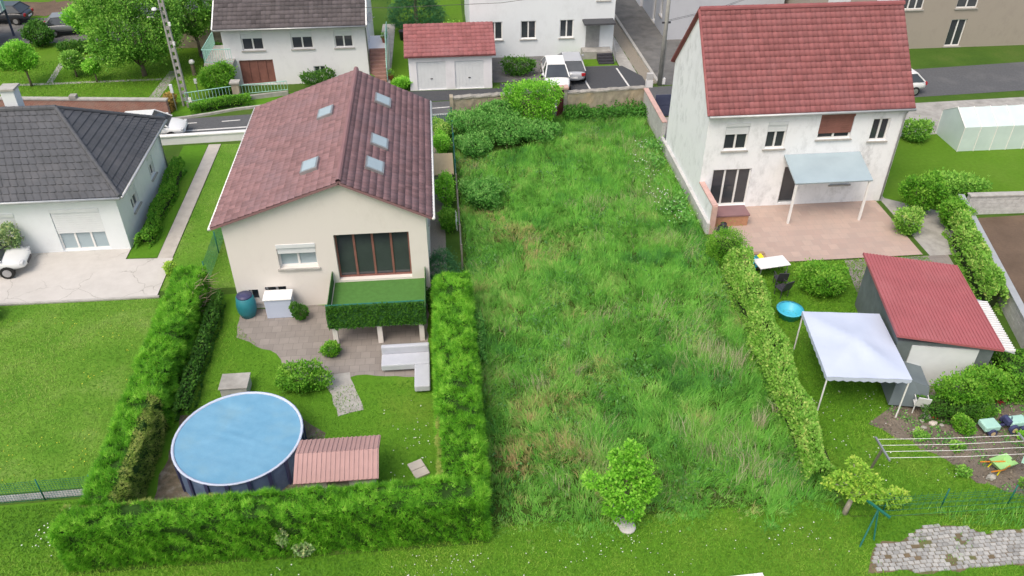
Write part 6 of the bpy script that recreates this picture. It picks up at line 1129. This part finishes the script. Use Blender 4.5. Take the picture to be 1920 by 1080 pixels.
# pale dry tufts
DT = [(4.7, 23.8, .8, 60, .25), (3.1, 23.2, .7, 40, .3), (5.4, 22.4, .4, 30, .15), (10.3, 24.3, .95, 120, .6), (11.0, 23.7, .9, 90, .5), (10.9, 20.4, .95, 60, .3), (8.6, 19.2, .9, 60, .4), (8.0, 20.2, .85, 50, .35), (4.6, 25.4, .8, 40, .15), (9.6, 19.0, .9, 120, .8), (9.9, 18.2, .8, 120, .8), (2.6, 31.5, .5, 50, .5), (4.6, 32.2, .5, 50, .5), (6.3, 36.6, .5, 40, .4), (3.9, 33.5, .45, 40, .4), (1.6, 40.8, .5, 50, .5), (3.6, 28.3, .45, 60, .5), (4.3, 19.6, .5, 60, .5), (3.3, 18.4, .45, 60, .6), (9.0, 28, .5, 60, .8), (10.8, 33, .6, 70, .5), (7.4, 33.4, .5, 40, .6), (2.3, 26.8, .5, 50, .5), (11.8, 21.0, .8, 40, .15)]
X = []; Y = []; Hh = []; LX = []; LY = []
for (a, b, h_, c_, s_) in DT:
    q = rng.normal(0, s_*.6, (c_, 2)); an = rng.uniform(0, 6.3, c_); lean = rng.uniform(0, 6.3); X.append(a+q[:, 0]); Y.append(b+q[:, 1]); hh = h_*rng.uniform(.5, 1.1, c_); Hh.append(hh); LX.append(hh*(.3*np.cos(an)+.35*math.cos(lean))); LY.append(hh*(.3*np.sin(an)+.35*math.sin(lean)))
X, Y, Hh, LX, LY = map(np.concatenate, (X, Y, Hh, LX, LY)); tag(blades('dry_grass', X, Y, Hh, LX, LY, .02, rng.random(len(X)), L['dry']), 'pale straw coloured dry grass stalks in the plot', 'grass', kind='stuff')
lawn_blades('front_lawn_grass', [(-19, 13.4), (20.5, 13.4), (20.5, 15.6), (12.6, 16.3), (12.3, 17.1), (.8, 17.0), (.7, 16.5), (-12, 16.5), (-12.4, 19.2), (-19, 19.0)], 430, L['lawn'], [PAD], .075, 'short green blades of the front lawn', 3)
lawn_blades('left_lawn_grass', [(-21, 19.7), (-12, 19.9), (-12.1, 30.4), (-21, 30.5)], 300, L['lawn_left'], (), .06, 'short pale blades of the left lawn', 4)
lawn_blades('right_lawn_grass', RIGHTL, 300, L['lawn'], [BED], .08, 'short green blades behind the right hedge', 6); lawn_blades('pool_lawn_grass', [(-10.4, 23), (-4, 18.4), (-.7, 17.6), (-.8, 24.2), (-5, 24), (-7.5, 26), (-10, 29.5)], 200, L['lawn'], (), .06, 'short blades of the pool garden lawn', 7)
lawn_blades('upper_lawn_grass', [(-33, 51.4), (-17, 50.2), (-16.5, 61), (-30, 60)], 110, leafmat('upper_blades', [(0, (.07, .19, .01)), (.5, (.1, .24, .015)), (1, (.15, .28, .03))]), (), .09, 'short bright blades of the upper lawn', 8)
lawn_blades('side_lawn_grass', [(-13, 31), (-9.8, 31), (-9.8, 45.5), (-13, 45.5)], 160, L['lawn_left'], (), .06, 'short blades between the two left houses', 9)
x, y = polypoints([(15.2, 16.3), (20.5, 16.0), (20.5, 14.9), (16, 15.6)], 260, [PAD]); tag(blades('pad_edge_grass', x, y, rng.uniform(.1, .35, len(x)), rng.normal(0, .1, len(x)), rng.normal(0, .1, len(x)), .02, rng.random(len(x))*.8, L['grass']), 'rough taller grass between cobbles and wire fence', 'grass', kind='stuff')
x, y = polypoints(PAD, 130); k = vnoise(x, y, 1.6, 77)+rng.normal(0, .12, len(x)) > .78; x, y = x[k], y[k]; tag(blades('joint_grass', x, y, rng.uniform(.05, .14, len(x)), rng.normal(0, .05, len(x)), rng.normal(0, .05, len(x)), .02, rng.random(len(x))*.7, L['grass'], z=.01), 'tufts of grass growing between the cobbles', 'grass', kind='stuff')
x, y = polypoints(BED, 260); k = fbm(x, y, 1.1, 301)+rng.normal(0, .06, len(x)) > .58; x, y = x[k], y[k]; q = np.stack([x, y, rng.uniform(.03, .14, len(x))], 1); tag(scatter('bed_weeds', LEAF_V, LEAF_T, q, np.tile([0, 0, .5], (len(q), 1)), .075*rng.uniform(.5, 1.4, len(q)), rng.random(len(q)), L['bramble'], None, .8), 'small weeds sprouting over the vegetable bed', 'weeds', kind='stuff')
x, y = polypoints(BED, 60); q = np.stack([x, y, np.full(len(x), .015)], 1); tag(scatter('bed_clods', np.array([[-.5, -.4, 0], [.5, -.3, 0], [0, .5, 0], [0, 0, .6]]), [[0, 1, 3], [1, 2, 3], [2, 0, 3]], q, np.tile([0, 1, 0], (len(q), 1)), .07*rng.uniform(.4, 1.5, len(q)), rng.random(len(q)), leafmat('clods', [(0, (.12, .1, .08)), (1, (.3, .27, .23))], 0, .9, 1, 0), None, .3), 'loose clods and stones on the vegetable bed', 'clods', kind='stuff')
daisies('daisies', [(-6, 14), (12, 14), (12, 16.2), (-6, 16.2)], 220, 'white daisies scattered in the front lawn', size=.018); daisies('daisies', [(13, 17), (18, 17), (18, 22), (13.4, 22)], 90, 'white daisies in the lawn behind the right hedge', size=.02, seed=22); daisies('daisies', [(-18, 17), (-12.6, 17), (-12.6, 18.9), (-18, 18.9)], 50, 'white clover in the far left front lawn', seed=24); daisies('daisies', [(-2.8, 18.5), (-1, 18.5), (-1, 23), (-2.8, 23)], 45, 'white daisies in the pool garden corner', size=.02, seed=25); daisies('meadow_flowers', [(10.4, 34), (12.5, 34), (12.5, 43), (10.4, 43)], 110, 'small white flowers among the weeds below the white wall', (.4, .7), .03, 26)
o = daisies('lawn_dandelions', [(-20, 20), (-12.4, 20), (-12.4, 30), (-20, 30)], 110, 'tiny yellow dandelions in the left lawn', size=.018, seed=27); o.data.materials[0] = leafmat('dandelion', [(0, (.5, .42, .03)), (1, (.7, .6, .08))], .2)
